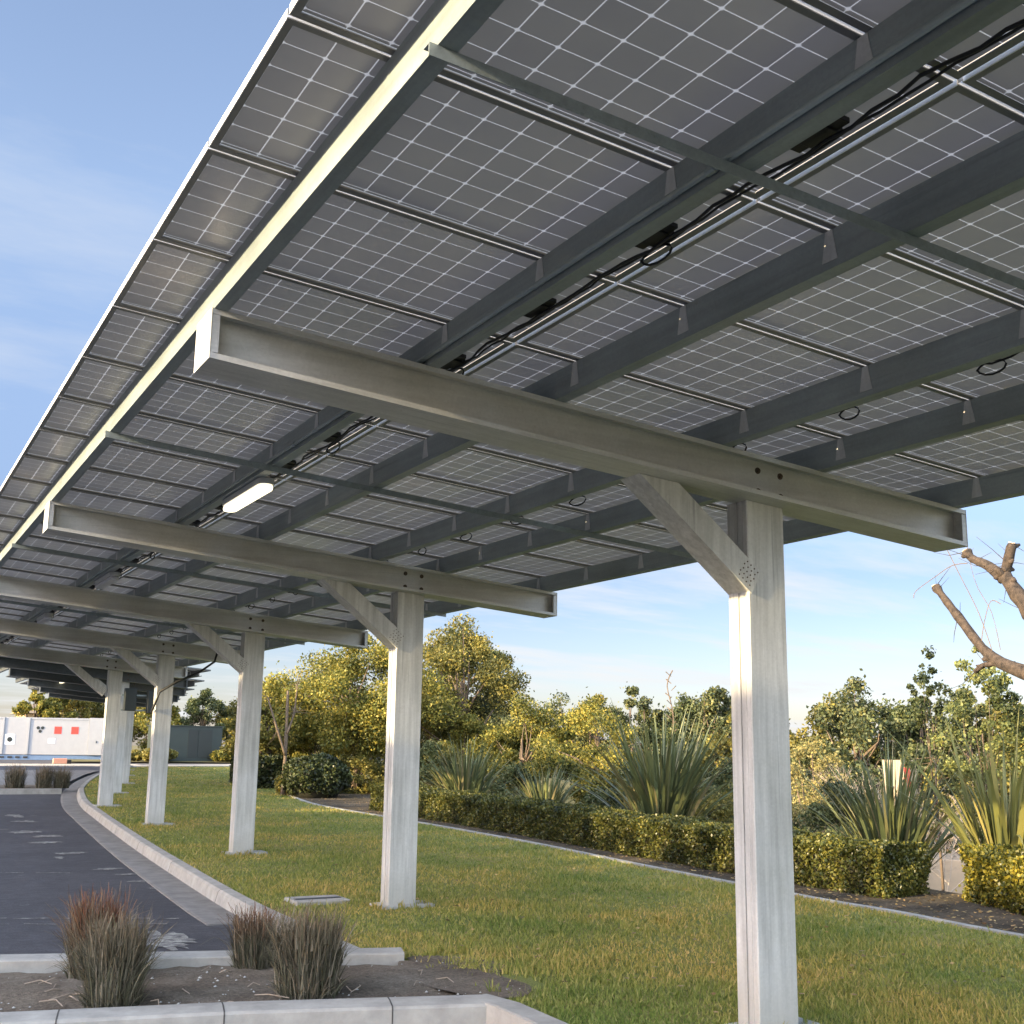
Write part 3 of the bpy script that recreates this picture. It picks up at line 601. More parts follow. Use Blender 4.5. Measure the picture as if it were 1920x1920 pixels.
def wavy_cable(x, y0, y1, z, seed, parent, ox=0, sag=0.05, r=0.006):
    rr = random.Random(seed); pts = []; y = y0
    while y < y1:
        u = ((y - y0) % PP) / PP
        pts.append((ox + x + rr.uniform(-0.012, 0.012), y, z - S * x - sag * math.sin(math.pi * u) * rr.uniform(0.3, 1.2))); y += 0.11
    mb = MB(); mb.tube(pts, r, 6); return mb.build('cable', M_black, parent, smooth=True)
def loops(x, ys_, z, seed, parent, ox=0):
    rr = random.Random(seed)
    for y in ys_:
        mb = MB(); a = rr.uniform(0.05, 0.09); pts = []
        for k in range(13):
            q = 2 * math.pi * k / 12; pts.append((ox + x + 0.03 * math.sin(q * .5), y + a * math.cos(q) * 1.2, z - S * x - 0.055 + 0.04 * math.sin(q) + 0.01 * k / 12))
        mb.tube(pts, 0.006, 6, False); mb.build('cable_loop', M_black, parent, smooth=True)

def carport(ox, ystart, nrows, girders, label, main=False, coldx=None):
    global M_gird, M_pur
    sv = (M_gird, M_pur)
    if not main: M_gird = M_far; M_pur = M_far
    root = empty('solar_carport', (0, 0, 0)); props(root, label, 'carport', 'solar carports')
    zt = Z0 + HG + HP
    y1 = ystart + nrows * PP
    for c in range(3):
        for r in range(nrows):
            add_module(ox + PANX[c], ystart + r * PP + 0.009, zt - 0.0 + S * ox, root, jb=True if main else False)
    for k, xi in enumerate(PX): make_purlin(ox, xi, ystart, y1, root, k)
    for i, gy in enumerate(girders):
        make_girder(ox, gy, root, bolts=True)
        make_column(ox, gy, root, (coldx or {}).get(i, 0)); make_brace(ox, gy, root)
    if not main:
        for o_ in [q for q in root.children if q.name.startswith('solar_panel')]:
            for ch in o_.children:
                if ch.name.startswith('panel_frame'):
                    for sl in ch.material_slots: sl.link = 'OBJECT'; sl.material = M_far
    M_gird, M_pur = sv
    return root
YS = R0 - 3 * PP
root = carport(0, YS, 32, [Y0 + k * D for k in range(-1, 5)], 'long galvanised solar carport over the lawn, nearest and largest of the row', True, {5: 0.12})
for k in range(-1, 5):
    make_bridging(0, Y0 + (k + .5) * D - (0.04 if k >= 0 else -0.2), root, -0.05)
ztop = Z0 + HG + HP
wavy_cable(2.87, YS, YS + 31, ztop - 0.012, 1, root, sag=0.03, r=0.008); wavy_cable(2.90, YS, YS + 31, ztop - 0.010, 2, root, sag=0.015)
wavy_cable(4.93, YS, YS + 31, ztop - 0.025, 3, root, sag=0.04)
loops(4.98, [YS + 0.5 + PP * k for k in range(2, 30)], ztop - 0.01, 4, root)
loops(2.88, [YS + 0.55 + PP * k for k in range(2, 30, 2)], ztop - 0.01, 5, root)
# conduit clipped to the second purlin's face
mb = MB(); xc = PX[1] - 0.018
mb.tube([(xc, YS + .2, Z0 + HG - S * xc + 0.035), (xc, Y0 + 1.4 * D, Z0 + HG - S * xc + 0.035)], 0.0135, 10)
mb.tube([(xc, Y0 + 1.4 * D, Z0 + HG - S * xc + 0.035), (xc, 30, Z0 + HG - S * xc + 0.035)], 0.0135, 10)
mb.build('conduit', M_conduit, root, smooth=True)
for yj in (Y0 - 2.55, Y0 + 2.2):
    mb = MB(); mb.tube([(xc, yj, Z0 + HG - S * xc + 0.035), (xc, yj + 0.05, Z0 + HG - S * xc + 0.035)], 0.019, 10); mb.build('conduit_coupling', M_conduit, root)
# luminaires hung below the purlins
def luminaire(y, lit, label, ln=1.15, x=2.665, ox=0):
    t = empty('light_fixture', (ox + x, y, Z0 + HG - S * x - 0.03)); props(t, label, 'light fixture', 'strip lights under the carport')
    def caps(hw, h0, h1, L_, name, m_, bev):
        mb = MB(); n = 8; pr = []
        for k in range(n + 1): a = math.pi * k / n; pr.append((hw * math.cos(a), L_ / 2 - hw + hw * math.sin(a)))
        for k in range(n + 1): a = math.pi + math.pi * k / n; pr.append((hw * math.cos(a), -L_ / 2 + hw + hw * math.sin(a)))
        mb.prism(pr, lambda p: (p[0], p[1], h0), lambda p: (p[0], p[1], h1)); return mb.build(name, m_, t, bevel=bev)
    caps(0.068, -0.02, 0.03, ln, 'housing', M_alu, 0.006); caps(0.060, -0.065, -0.0205, ln - 0.02, 'lens', M_lit if lit else M_lens, 0.015)
    for s in (-1, 1):
        mb = MB(); mb.box(-0.02, 0.02, s * ln * .33 - 0.012, s * ln * .33 + 0.012, 0.031, 0.05); mb.build('bracket', M_alu, t)
    mb = MB(); mb.tube([(0, ln / 2 - 0.03, 0.02), (0.01, ln / 2 + 0.05, 0.05), (-0.03, ln / 2 + 0.12, 0.10), (-0.09, ln / 2 + 0.25, 0.06)], 0.009, 6); mb.build('lead', M_black, t, smooth=True)
    return t
luminaire(9.45, True, 'lit white strip light hanging in the second bay of the carport')
luminaire(15.7, False, 'unlit grey strip light farther along under the carport')
luminaire(21.4, False, 'dim strip light behind the third column')
# farther stepped carports
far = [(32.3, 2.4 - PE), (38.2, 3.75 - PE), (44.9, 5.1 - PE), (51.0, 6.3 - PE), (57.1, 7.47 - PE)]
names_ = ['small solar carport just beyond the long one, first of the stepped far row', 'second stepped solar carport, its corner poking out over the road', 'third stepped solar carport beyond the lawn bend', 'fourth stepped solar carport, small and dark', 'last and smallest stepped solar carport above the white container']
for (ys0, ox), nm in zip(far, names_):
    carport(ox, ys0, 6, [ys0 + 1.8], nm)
for (x, y, lb) in [(3.4, 29.5, 'tiny glowing lamp at the far left end of the long carport'), (6.6, 46.5, 'tiny glowing lamp under the third stepped carport'), (8.1, 51.5, 'tiny glowing lamp under the fourth stepped carport')]:
    t = empty('light_fixture', (x, y, Z0 + 0.02 if y < 30 else Z0 + 0.05)); props(t, lb, 'light fixture', 'strip lights under the carport')
    mb = MB(); mb.box(-.06, .06, -.3, .3, -.05, -.01); mb.build('lens', M_lit, t, bevel=0.01); mb = MB(); mb.box(-.07, .07, -.32, .32, -.01, .03); mb.build('housing', M_alu, t)
# cable swag and inverter at the fourth column
mb = MB(); gz = Z0 - S * 6.0
mb.tube([(6.0, 22.70, gz + 0.15), (5.95, 22.66, gz - 0.02), (5.7, 22.72, gz - 0.22), (5.3, 22.80, gz - 0.42), (5.0, 22.86, gz - 0.62), (4.90, 22.9, gz - 0.95), (4.90, 23.0, gz - 1.0)], 0.022, 8)
mb.build('power_cable', M_black, root, smooth=True)
t = empty('inverter', (6.55, 33.0, 0)); props(t, 'dark inverter cabinets hanging behind the fourth column', 'inverter')
for i, (x, z, hh) in enumerate([(-0.1, 2.5, 0.6), (0.5, 2.45, 0.6)]):
    mb = MB(); mb.box(x - 0.15, x + 0.15, -0.1, 0.12, z, z + hh); mb.build('cabinet', M_greend, t, bevel=0.01)
mb = MB(); mb.box(-0.3, 0.9, 0.121, 0.16, 2.5, 2.54); mb.box(-0.3, 0.9, 0.121, 0.16, 2.9, 2.94); mb.build('rail', M_pur, t)

# ------------------------------------------------------------------ valve box in the lawn
t = empty('valve_box', (4.46, 12.2, g(12.2))); props(t, 'low concrete drain box with a dark slot set in the lawn', 'drain box')
mb = MB(); mb.box(-0.29, 0.29, -0.14, 0.30, -0.1, 0.04); mb.build('box', M_conc, t, bevel=0.01)
mb = MB(); mb.box(-0.25, 0.25, 0.02, 0.10, 0.0405, 0.045); mb.build('slot', M_black, t)

# ------------------------------------------------------------------ vegetation generators
def leaf_quads(pts, size, rnd=rng, elong=1.6, droop=None):
    n = len(pts); d = rnd.normal(size=(n, 3)); d /= np.linalg.norm(d, axis=1)[:, None]
    if droop is not None: d[:, 2] = d[:, 2] * 0.5 + droop; d /= np.linalg.norm(d, axis=1)[:, None]
    e = np.cross(d, rnd.normal(size=(n, 3))); e /= np.linalg.norm(e, axis=1)[:, None] + 1e-9
    s = (size * rnd.uniform(0.6, 1.3, n))[:, None]
    v = np.stack([pts - d * s * elong * .5, pts + e * s * .5, pts + d * s * elong * .5, pts - e * s * .5], 1).reshape(-1, 3)
    f = np.arange(4 * n).reshape(n, 4); return v, f
def leaves_obj(name, pts, size, m_, parent=None, elong=1.6, droop=None):
    v, f = leaf_quads(np.asarray(pts), size, elong=elong, droop=droop); return link_mesh(name, fast_mesh(name, v, f, 4), m_, parent)
def tree(x, y, h, rad, base, m_, label, group=None, nleaf=6000, leaf=0.10, nclump=26, clump=0.28, z0=None, bark=None, cat='tree', top=1.0, name='tree', trunk_r=None, lean=(0, 0), seed=None, sparse=0.0, crx=1.0):
    leaf *= 0.54; nleaf = int(nleaf * 2.9); nclump = int(nclump * 1.7); clump *= 0.86
    r = np.random.default_rng(seed if seed is not None else int(abs(x * 31 + y * 17 + h * 7)))
    z0 = terr(x, y) if z0 is None else z0
    t = empty(name, (x, y, z0)); props(t, label, cat, group)
    ch = h - base; cc = []
    for i in range(nclump):
        u = r.normal(size=3); u /= np.linalg.norm(u); q = r.uniform(0.35, 1.0) ** 0.6
        zz = (u[2] * q * .5 + .5); wd = math.sin(math.pi * min(1, max(0.06, zz * 0.85 + 0.12))) ** 0.6
        cc.append((lean[0] * zz + u[0] * q * rad * wd * crx, lean[1] * zz + u[1] * q * rad * wd, base + zz * ch * top))
    cc.append((lean[0], lean[1], base + ch * 0.97)); cc = np.array(cc)
    wgt = r.uniform(0.5, 1.5, len(cc)); wgt /= wgt.sum(); idx = r.choice(len(cc), nleaf, p=wgt)
    cr_ = clump * rad * r.uniform(0.6, 1.25, len(cc)); off = r.normal(size=(nleaf, 3)); off /= np.linalg.norm(off, axis=1)[:, None]
    off *= (r.uniform(0, 1, nleaf) ** 0.45)[:, None]
    pts = cc[idx] + off * cr_[idx][:, None] * np.array([1, 1, 0.75])
    stray = r.random(nleaf) < 0.10; pts[stray] += r.normal(size=(stray.sum(), 3)) * cr_.mean() * 0.35
    leaves_obj('crown', pts, leaf, m_, t)
    mb = MB(); tr = trunk_r or 0.028 * h
    top_ = (lean[0] * .6, lean[1] * .6, base + ch * .6); k0 = [(0, 0, -0.3), (lean[0] * .1 + r.normal() * .03 * h * .3, r.normal() * .03 * h * .3, base * .5), (lean[0] * .3, lean[1] * .3, base), top_]
    mb.tube(k0, [tr * 1.25, tr, tr * .8, tr * .3], 8)
    for c in cc[:: max(1, len(cc) // 16)]:
        s = np.array(k0[2]) * r.uniform(.7, 1.0) + (np.array(top_) - np.array(k0[2])) * r.uniform(0, .8); s[2] = max(s[2], base * .7)
        md = (s + c) / 2 + r.normal(size=3) * rad * .08
        mb.tube([tuple(s), tuple(md), tuple(c)], [tr * .4, tr * .22, tr * .06], 5)
    mb.build('trunk', bark or M_bark, t, smooth=True)
    return t
def twig_tree(x, y, h, rad, m_, label, cat='tree', name='bare_shrub', seed=1, z0=None, depth=5, r0=0.05, group=None, stems=3):
    r = random.Random(seed); z0 = terr(x, y) if z0 is None else z0; t = empty(name, (x, y, z0)); props(t, label, cat, group); mb = MB()
    def br(p, d, l, rr, k):
        q = p + d * l; md = p + d * l * .5 + Vector((r.uniform(-1, 1), r.uniform(-1, 1), r.uniform(-1, 1))) * l * .07
        mb.tube([p, md, q], [rr, rr * .8, rr * .6], 5 if k > 2 else 3, False)
        if k == 0: return
        for i in range(3 if k < 4 else 2):
            e = (d + Vector((r.gauss(0, 1), r.gauss(0, 1), r.gauss(0.15, .7))) * .55).normalized(); br(q if i else md.lerp(q, .6), e, l * r.uniform(.6, .85), rr * .62, k - 1)
    for s in range(stems):
        a = 2 * math.pi * s / stems + r.random(); br(Vector((0, 0, -.1)), Vector((math.cos(a) * rad / h, math.sin(a) * rad / h, 1)).normalized(), h * .30, r0, depth)
    mb.build('branches', m_, t); return t

def flax(x, y, z, h, spread, n, m_, label, seed, wd=0.055, group='sword-leaved flax plants along the bed'):
    r = np.random.default_rng(seed); t = empty('flax_plant', (x, y, z)); props(t, label, 'plant', group); V = []; F = []; K = 8
    for i in range(n):
        a = r.uniform(0, 2 * math.pi); tilt = abs(r.normal(0, 1)) * 0.42 * spread / h * 1.2 + 0.05; tilt = min(tilt, 1.25); ln = h * r.uniform(0.6, 1.08) * (1 + 0.15 * math.sin(tilt)); w_ = wd * r.uniform(.7, 1.2)
        br = np.array([math.cos(a), math.sin(a), 0.0]) * r.uniform(0, 0.18 * spread); side = np.array([-math.sin(a + r.normal() * .5), math.cos(a + r.normal() * .5), 0]); bend = r.uniform(0.0, 0.55) * (2.6 if r.random() < .22 else 1); p = br.copy(); ang = tilt * .6
        b0 = len(V)
        for k in range(K + 1):
            u = k / K; ww = w_ * (0.55 + 0.45 * math.sin(math.pi * min(1, u * 1.1 + .15))) * (1 - u ** 4) + 0.002
            V.append(p - side * ww / 2); V.append(p + side * ww / 2)
            ang = tilt * .6 + tilt * .5 * u + bend * u * u
            p = p + np.array([math.cos(a) * math.sin(ang), math.sin(a) * math.sin(ang), math.cos(ang)]) * ln / K
        for k in range(K): F.append((b0 + 2 * k, b0 + 2 * k + 1, b0 + 2 * k + 3, b0 + 2 * k + 2))
    o = link_mesh('leaves', fast_mesh('leaves', np.array(V), np.array(F), 4), m_, t)
    mb = MB(); mb.tube([(0, 0, -.15), (0, 0, .10), (0, 0, .28)], [.16 * spread, .13 * spread, .04], 10); mb.build('crown_base', M_bark, t, smooth=True)
    return t
def clump_mat(name, low, high, zmax):
    m, t, b = mat(name); gg = n_(t, 'ShaderNodeNewGeometry'); co = n_(t, 'ShaderNodeTexCoord'); sp = n_(t, 'ShaderNodeSeparateXYZ'); t.links.new(co.outputs['Object'], sp.inputs[0])
    r1 = ramp(t, [(i / (len(low) - 1), c) for i, c in enumerate(low)], gg.outputs['Random Per Island']); r2 = ramp(t, [(i / (len(high) - 1), c) for i, c in enumerate(high)], gg.outputs['Random Per Island'])
    z = n_(t, 'ShaderNodeTexNoise', Scale=6.0, Detail=3.0); t.links.new(co.outputs['Object'], z.inputs['Vector'])
    ad = n_(t, 'ShaderNodeMath', operation='MULTIPLY_ADD'); t.links.new(z.outputs[0], ad.inputs[0]); ad.inputs[1].default_value = 0.35; t.links.new(sp.outputs[2], ad.inputs[2])
    mr = n_(t, 'ShaderNodeMapRange'); mr.inputs['From Min'].default_value = 0.15 + zmax * .45; mr.inputs['From Max'].default_value = 0.15 + zmax; t.links.new(ad.outputs[0], mr.inputs[0])
    mx = n_(t, 'ShaderNodeMixRGB'); t.links.new(mr.outputs[0], mx.inputs[0]); t.links.new(r1.outputs[0], mx.inputs[1]); t.links.new(r2.outputs[0], mx.inputs[2])
    t.links.new(mx.outputs[0], b.inputs['Base Color']); b.inputs['Roughness'].default_value = 0.65; b.inputs['Specular IOR Level'].default_value = 0.2; return m
LOW = [(0.035, 0.035, 0.022), (0.10, 0.10, 0.06), (0.16, 0.145, 0.10), (0.06, 0.05, 0.035), (0.26, 0.23, 0.17)]
M_clump = clump_mat('ornamental_grass_stems', LOW, [(0.09, 0.055, 0.035), (0.15, 0.12, 0.075), (0.20, 0.13, 0.08), (0.10, 0.10, 0.05), (0.24, 0.19, 0.13)], 0.62)
M_clumpr = clump_mat('reddish_grass_stems', LOW, [(0.19, 0.072, 0.038), (0.09, 0.042, 0.03), (0.26, 0.13, 0.06), (0.12, 0.08, 0.05), (0.24, 0.18, 0.12)], 0.50)
def clump(x, y, w_, h, n, m_, label, seed, group='ornamental grass clumps in the foreground planter', z=None):
    r = np.random.default_rng(seed); t = empty('ornamental_grass', (x, y, (g(y) - 0.02) if z is None else z)); props(t, label, 'ornamental grass', group)
    V = []; F = []; K = 4
    for i in range(n):
        a = r.uniform(0, 2 * math.pi); q = math.sqrt(r.random()); br = np.array([math.cos(a), math.sin(a), 0]) * w_ * .42 * q
        aa = a + r.normal() * .6; tilt = 0.03 + 0.16 * q + abs(r.normal()) * .20; ln = h * r.uniform(.6, 1.08) if r.random() > .45 else h * r.uniform(.2, .7)
        side = np.array([-math.sin(aa + r.normal()), math.cos(aa + r.normal()), 0]); ww = r.uniform(.0025, .0065) * (1.0 if h > .3 else 1.5); p = br; b0 = len(V); kink = r.normal() * 1.1
        if r.random() < .55:
            zs = r.uniform(0.05, .62) * h; rr2 = w_ * (.40 + .14 * zs / h) * math.sqrt(r.random()); a2 = r.uniform(0, 6.283); p = np.array([math.cos(a2) * rr2, math.sin(a2) * rr2, zs]); ln = h * r.uniform(.12, .42); tilt = abs(r.normal()) * .5; aa = a2 + r.normal() * .9; ww *= 1.1
        elif r.random() < .28:
            a2 = r.uniform(0, 6.283); p = np.array([math.cos(a2), math.sin(a2), 0.0]) * w_ * r.uniform(.22, .46); ln = h * r.uniform(.12, .4); tilt = r.uniform(.5, 1.3); aa = a2 + r.normal() * .7; kink = r.uniform(-.2, .9)
        for k in range(K + 1):
            u = k / K; wv = ww * (1 - .75 * u); V.append(p - side * wv); V.append(p + side * wv)
            an = tilt * (0.4 + u) + kink * u * u; p = p + np.array([math.cos(aa) * math.sin(an), math.sin(aa) * math.sin(an), math.cos(an)]) * ln / K
        for k in range(K): F.append((b0 + 2 * k, b0 + 2 * k + 1, b0 + 2 * k + 3, b0 + 2 * k + 2))
    link_mesh('blades', fast_mesh('blades', np.array(V), np.array(F), 4), m_, t); return t

# hedges: a rounded leafy block along a path
def hedge(path, w_, h, n, m_, label, seed, leaf=0.030, group=None):
    r = np.random.default_rng(seed); t = empty('hedge', (path[0][0], path[0][1], 0)); props(t, label, 'hedge', group); ox, oy = path[0]
    seg = [(np.array(a), np.array(b)) for a, b in zip(path, path[1:])]; ln = np.array([np.linalg.norm(b - a) for a, b in seg]); tot = ln.sum()
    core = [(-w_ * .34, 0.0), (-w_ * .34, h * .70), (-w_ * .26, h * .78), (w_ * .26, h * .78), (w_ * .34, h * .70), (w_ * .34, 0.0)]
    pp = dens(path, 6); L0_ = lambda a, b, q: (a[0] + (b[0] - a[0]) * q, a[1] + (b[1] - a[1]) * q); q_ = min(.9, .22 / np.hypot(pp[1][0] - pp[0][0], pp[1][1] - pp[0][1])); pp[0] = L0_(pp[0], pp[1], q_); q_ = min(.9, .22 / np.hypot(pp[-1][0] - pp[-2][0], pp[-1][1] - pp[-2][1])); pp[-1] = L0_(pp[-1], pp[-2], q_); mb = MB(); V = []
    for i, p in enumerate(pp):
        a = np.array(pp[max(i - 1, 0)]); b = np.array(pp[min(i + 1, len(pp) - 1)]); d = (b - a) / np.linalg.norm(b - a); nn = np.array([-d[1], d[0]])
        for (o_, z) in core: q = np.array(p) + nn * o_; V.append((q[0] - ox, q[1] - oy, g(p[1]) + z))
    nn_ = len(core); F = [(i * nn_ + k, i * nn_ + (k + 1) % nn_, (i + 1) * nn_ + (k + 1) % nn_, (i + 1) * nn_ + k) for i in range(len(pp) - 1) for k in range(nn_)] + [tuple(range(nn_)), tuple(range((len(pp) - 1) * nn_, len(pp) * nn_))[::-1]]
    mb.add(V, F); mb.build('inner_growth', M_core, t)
    cum = np.concatenate([[0], np.cumsum(ln)]); pts = []
    s = r.uniform(0, tot, n); 
    lump = lambda s_, ph: 0.025 * np.sin(s_ * 2.3 + ph) + 0.02 * np.sin(s_ * 5.9 + ph * 2) + 0.02 * np.sin(s_ * 13 + ph * 3)
    per = r.random(n); hw = w_ / 2; P_ = 2 * h + w_
    for i in range(n):
        k = min(len(seg) - 1, int(np.searchsorted(cum, s[i]) - 1)); k = max(k, 0); a, b = seg[k]; d = (b - a) / ln[k]; nn = np.array([-d[1], d[0]]); p = a + d * (s[i] - cum[k])
        e = per[i] * P_
        if e < h: o_, z = -hw, e
        elif e < h + w_: o_, z = -hw + (e - h), h
        else: o_, z = hw, P_ - e
        rr_ = 1 - 0.10 * (z / h) ** 3 * (abs(o_) / hw) ** 3
        dep = abs(r.normal()) * 0.06; lm = lump(s[i] + z * 2, k)
        if abs(abs(o_) - hw) < 1e-6: o_ = np.sign(o_) * (hw * rr_ - dep + lm * .7)
        else: z = z - dep + lm * .8
        pts.append((p[0] + nn[0] * o_ - ox, p[1] + nn[1] * o_ - oy, g(p[1]) + max(0.0, z * rr_)))
    # ends
    ne = int(n * w_ / tot * .6)
    for (c, dd) in ((path[0], -1), (path[-1], 1)):
        a, b = seg[0] if dd < 0 else seg[-1]; d = (b - a) / np.linalg.norm(b - a); nn = np.array([-d[1], d[0]])
        for i in range(ne):
            o_ = r.uniform(-hw, hw); z = r.uniform(0, h); q = np.array(c) + d * dd * (0.02 + 0.05 * math.sin(z * 9 + o_ * 5) - abs(r.normal()) * .03) + nn * o_; pts.append((q[0] - ox, q[1] - oy, g(c[1]) + z))
    leaves_obj('foliage', np.array(pts), leaf, m_, t, elong=1.4); return t
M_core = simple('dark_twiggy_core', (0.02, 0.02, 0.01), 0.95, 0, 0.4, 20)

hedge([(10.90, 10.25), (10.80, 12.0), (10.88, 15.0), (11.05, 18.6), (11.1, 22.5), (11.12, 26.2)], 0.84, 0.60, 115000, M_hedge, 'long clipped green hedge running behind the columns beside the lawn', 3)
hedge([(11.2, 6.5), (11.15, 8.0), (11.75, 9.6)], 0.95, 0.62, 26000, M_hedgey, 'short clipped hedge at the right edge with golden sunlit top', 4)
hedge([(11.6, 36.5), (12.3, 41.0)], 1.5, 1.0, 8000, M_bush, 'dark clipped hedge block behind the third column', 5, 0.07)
def bush(x, y, rx, h, n, m_, label, leaf=0.05, seed=1, name='bush', z=None):
    r = np.random.default_rng(seed); z = g(y) if z is None else z; t = empty(name, (x, y, z)); props(t, label, 'bush')
    u = r.normal(size=(n, 3)); u /= np.linalg.norm(u, axis=1)[:, None]; q = 1 - abs(r.normal(size=n)) * .12 + 0.06 * np.sin(u[:, 0] * 7) + 0.05 * np.sin(u[:, 1] * 9 + u[:, 2] * 6)
    p = u * q[:, None] * np.array([rx, rx, h * .52]); p[:, 2] += h * .48; p[:, 2] = np.maximum(p[:, 2], 0.02); leaves_obj('foliage', p, leaf, m_, t)
    mb = MB(); pts = []
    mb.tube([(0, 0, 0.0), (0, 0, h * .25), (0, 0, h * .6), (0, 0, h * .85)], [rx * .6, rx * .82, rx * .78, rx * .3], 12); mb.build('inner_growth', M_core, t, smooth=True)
    return t
bush(11.3, 31.6, 0.95, 1.15, 9000, M_bush, 'dark rounded bush behind the second column by the lawn edge', 0.06, 2)
bush(10.95, 33.0, 0.35, 0.6, 1500, M_olive, 'small yellow-green bush left of the dark rounded bush', 0.06, 3)

flax(13.0, 17.9, g(18) - 0.0, 2.35, 2.9, 330, M_flax, 'large grey-green flax behind the hedge, left of the nearest column', 11, 0.058)
flax(12.75, 12.2, g(12) - 0.15, 1.95, 2.0, 230, M_flax, 'dark flax between the nearest column and the sunlit flax', 12, 0.05)
flax(12.55, 10.15, g(10) - 0.15, 2.25, 1.7, 150, M_flaxy, 'sunlit pale flax above the sunlit hedge at right', 13, 0.062)
flax(13.3, 8.9, g(9) - .5, 2.3, 1.6, 120, M_flax, 'flax cut by the right edge of the picture', 14, 0.055)
flax(13.0, 25.9, g(26), 1.75, 2.2, 220, M_flax, 'grey flax seen just right of the second column', 15, 0.055)
flax(13.0, 22.1, g(22), 1.25, 1.5, 170, M_flax, 'lower flax in the middle between two taller flax plants', 16, 0.05)

clump(1.66, 8.32, 0.38, 0.60, 3000, M_clump, 'grey-green shorn grass clump in front at far left of planter', 21)
clump(1.70, 9.30, 0.36, 0.62, 2400, M_clumpr, 'reddish grass clump behind the leftmost grey-green clump', 22)
clump(2.90, 8.10, 0.47, 0.60, 3200, M_clump, 'tall brown grass clump at the right end of the planter', 23)
clump(2.84, 9.15, 0.33, 0.48, 1900, M_clumpr, 'small russet grass clump behind the tall brown one', 24)
for i, (x, y, w_, h, lb) in enumerate([(4.35, 38.2, 0.95, 0.72, 'left of the three far grass clumps on the island'), (5.12, 37.9, 0.8, 0.72, 'middle of the three far grass clumps on the island'), (5.95 - .35, 37.9, 0.8, 0.66, 'right of the three far grass clumps, nearest the lawn kerb')]):
    clump(x, y, w_ * .62, h, 1300, M_clump, lb, 40 + i, 'grass clumps on the far island')

# trees behind the bed
tree(13.6, 34.5, 4.6, 3.1, 1.0, M_yel, 'broad yellow-green tree left of and behind the second column', nleaf=17000, leaf=0.105, nclump=46, clump=0.25, z0=g(34), seed=5)
tree(16.9, 34.0, 6.0, 2.5, 1.2, M_olive, 'tall olive-green tree right of the second column, highest of the group', nleaf=15000, leaf=0.10, nclump=40, clump=0.26, z0=g(30) - .6, seed=6)
tree(18.2, 37.0, 6.2, 2.3, 2.5, M_pine, 'dark tree top rising behind the olive-green tree', nleaf=7000, leaf=0.12, nclump=24, z0=g(30) - .8, seed=8)
tree(16.6, 29.5, 3.3, 1.6, 0.5, M_yel, 'bright yellow shrub tree right of the tall olive tree', nleaf=8000, leaf=0.095, nclump=26, z0=g(29) - .5, seed=9, cat='shrub', name='shrub')
tree(17.0, 26.4, 3.25, 1.6, 0.5, M_yel, 'bright yellow shrub tree above the low flax, in the middle', nleaf=8000, leaf=0.09, nclump=26, z0=g(26) - .6, seed=10, cat='shrub', name='shrub')
tree(16.2, 32.2, 2.6, 1.3, 0.3, M_yel, 'low yellow shrub under the tall olive tree', nleaf=5000, leaf=0.09, nclump=20, z0=g(30) - .3, seed=12, cat='shrub', name='shrub')
tree(11.9, 38.0, 3.2, 1.7, 0.4, M_olive, 'olive shrub beside the third column, left of the broad yellow tree', nleaf=6000, leaf=0.12, nclump=24, z0=g(38), seed=13, cat='shrub', name='shrub')
for i, (x, y, h, rd_, m_, lb) in enumerate([(14.6, 41.0, 3.0, 2.0, M_olive, 'olive tree behind the dark hedge block'), (17.6, 43.0, 3.4, 2.2, M_dark, 'dark green tree behind the broad yellow tree'), (21.0, 44.0, 3.6, 2.3, M_olive, 'olive tree behind the second column, farther back'), (24.5, 47.0, 3.9, 2.4, M_pine, 'dark pine behind the tall olive tree at right'), (13.2, 33.4, 1.5, 1.0, M_olive, 'low olive shrub under the broad yellow tree'), (15.2, 33.2, 1.5, 1.1, M_dark, 'low dark shrub beside the second column'), (12.9, 36.6, 2.3, 1.2, M_yel, 'yellow shrub behind the dark rounded bush'), (14.6, 30.6, 1.7, 1.0, M_olive, 'low olive shrub left of the grey flax')]):
    tree(x, y, h, rd_, .1, m_, lb, 'shrubs and trees behind the lawn', nleaf=5000, leaf=0.11 if i < 4 else .085, nclump=28, z0=g(y) - .3, seed=170 + i, cat='tree' if i < 4 else 'shrub', name='tree' if i < 4 else 'shrub', trunk_r=.05)
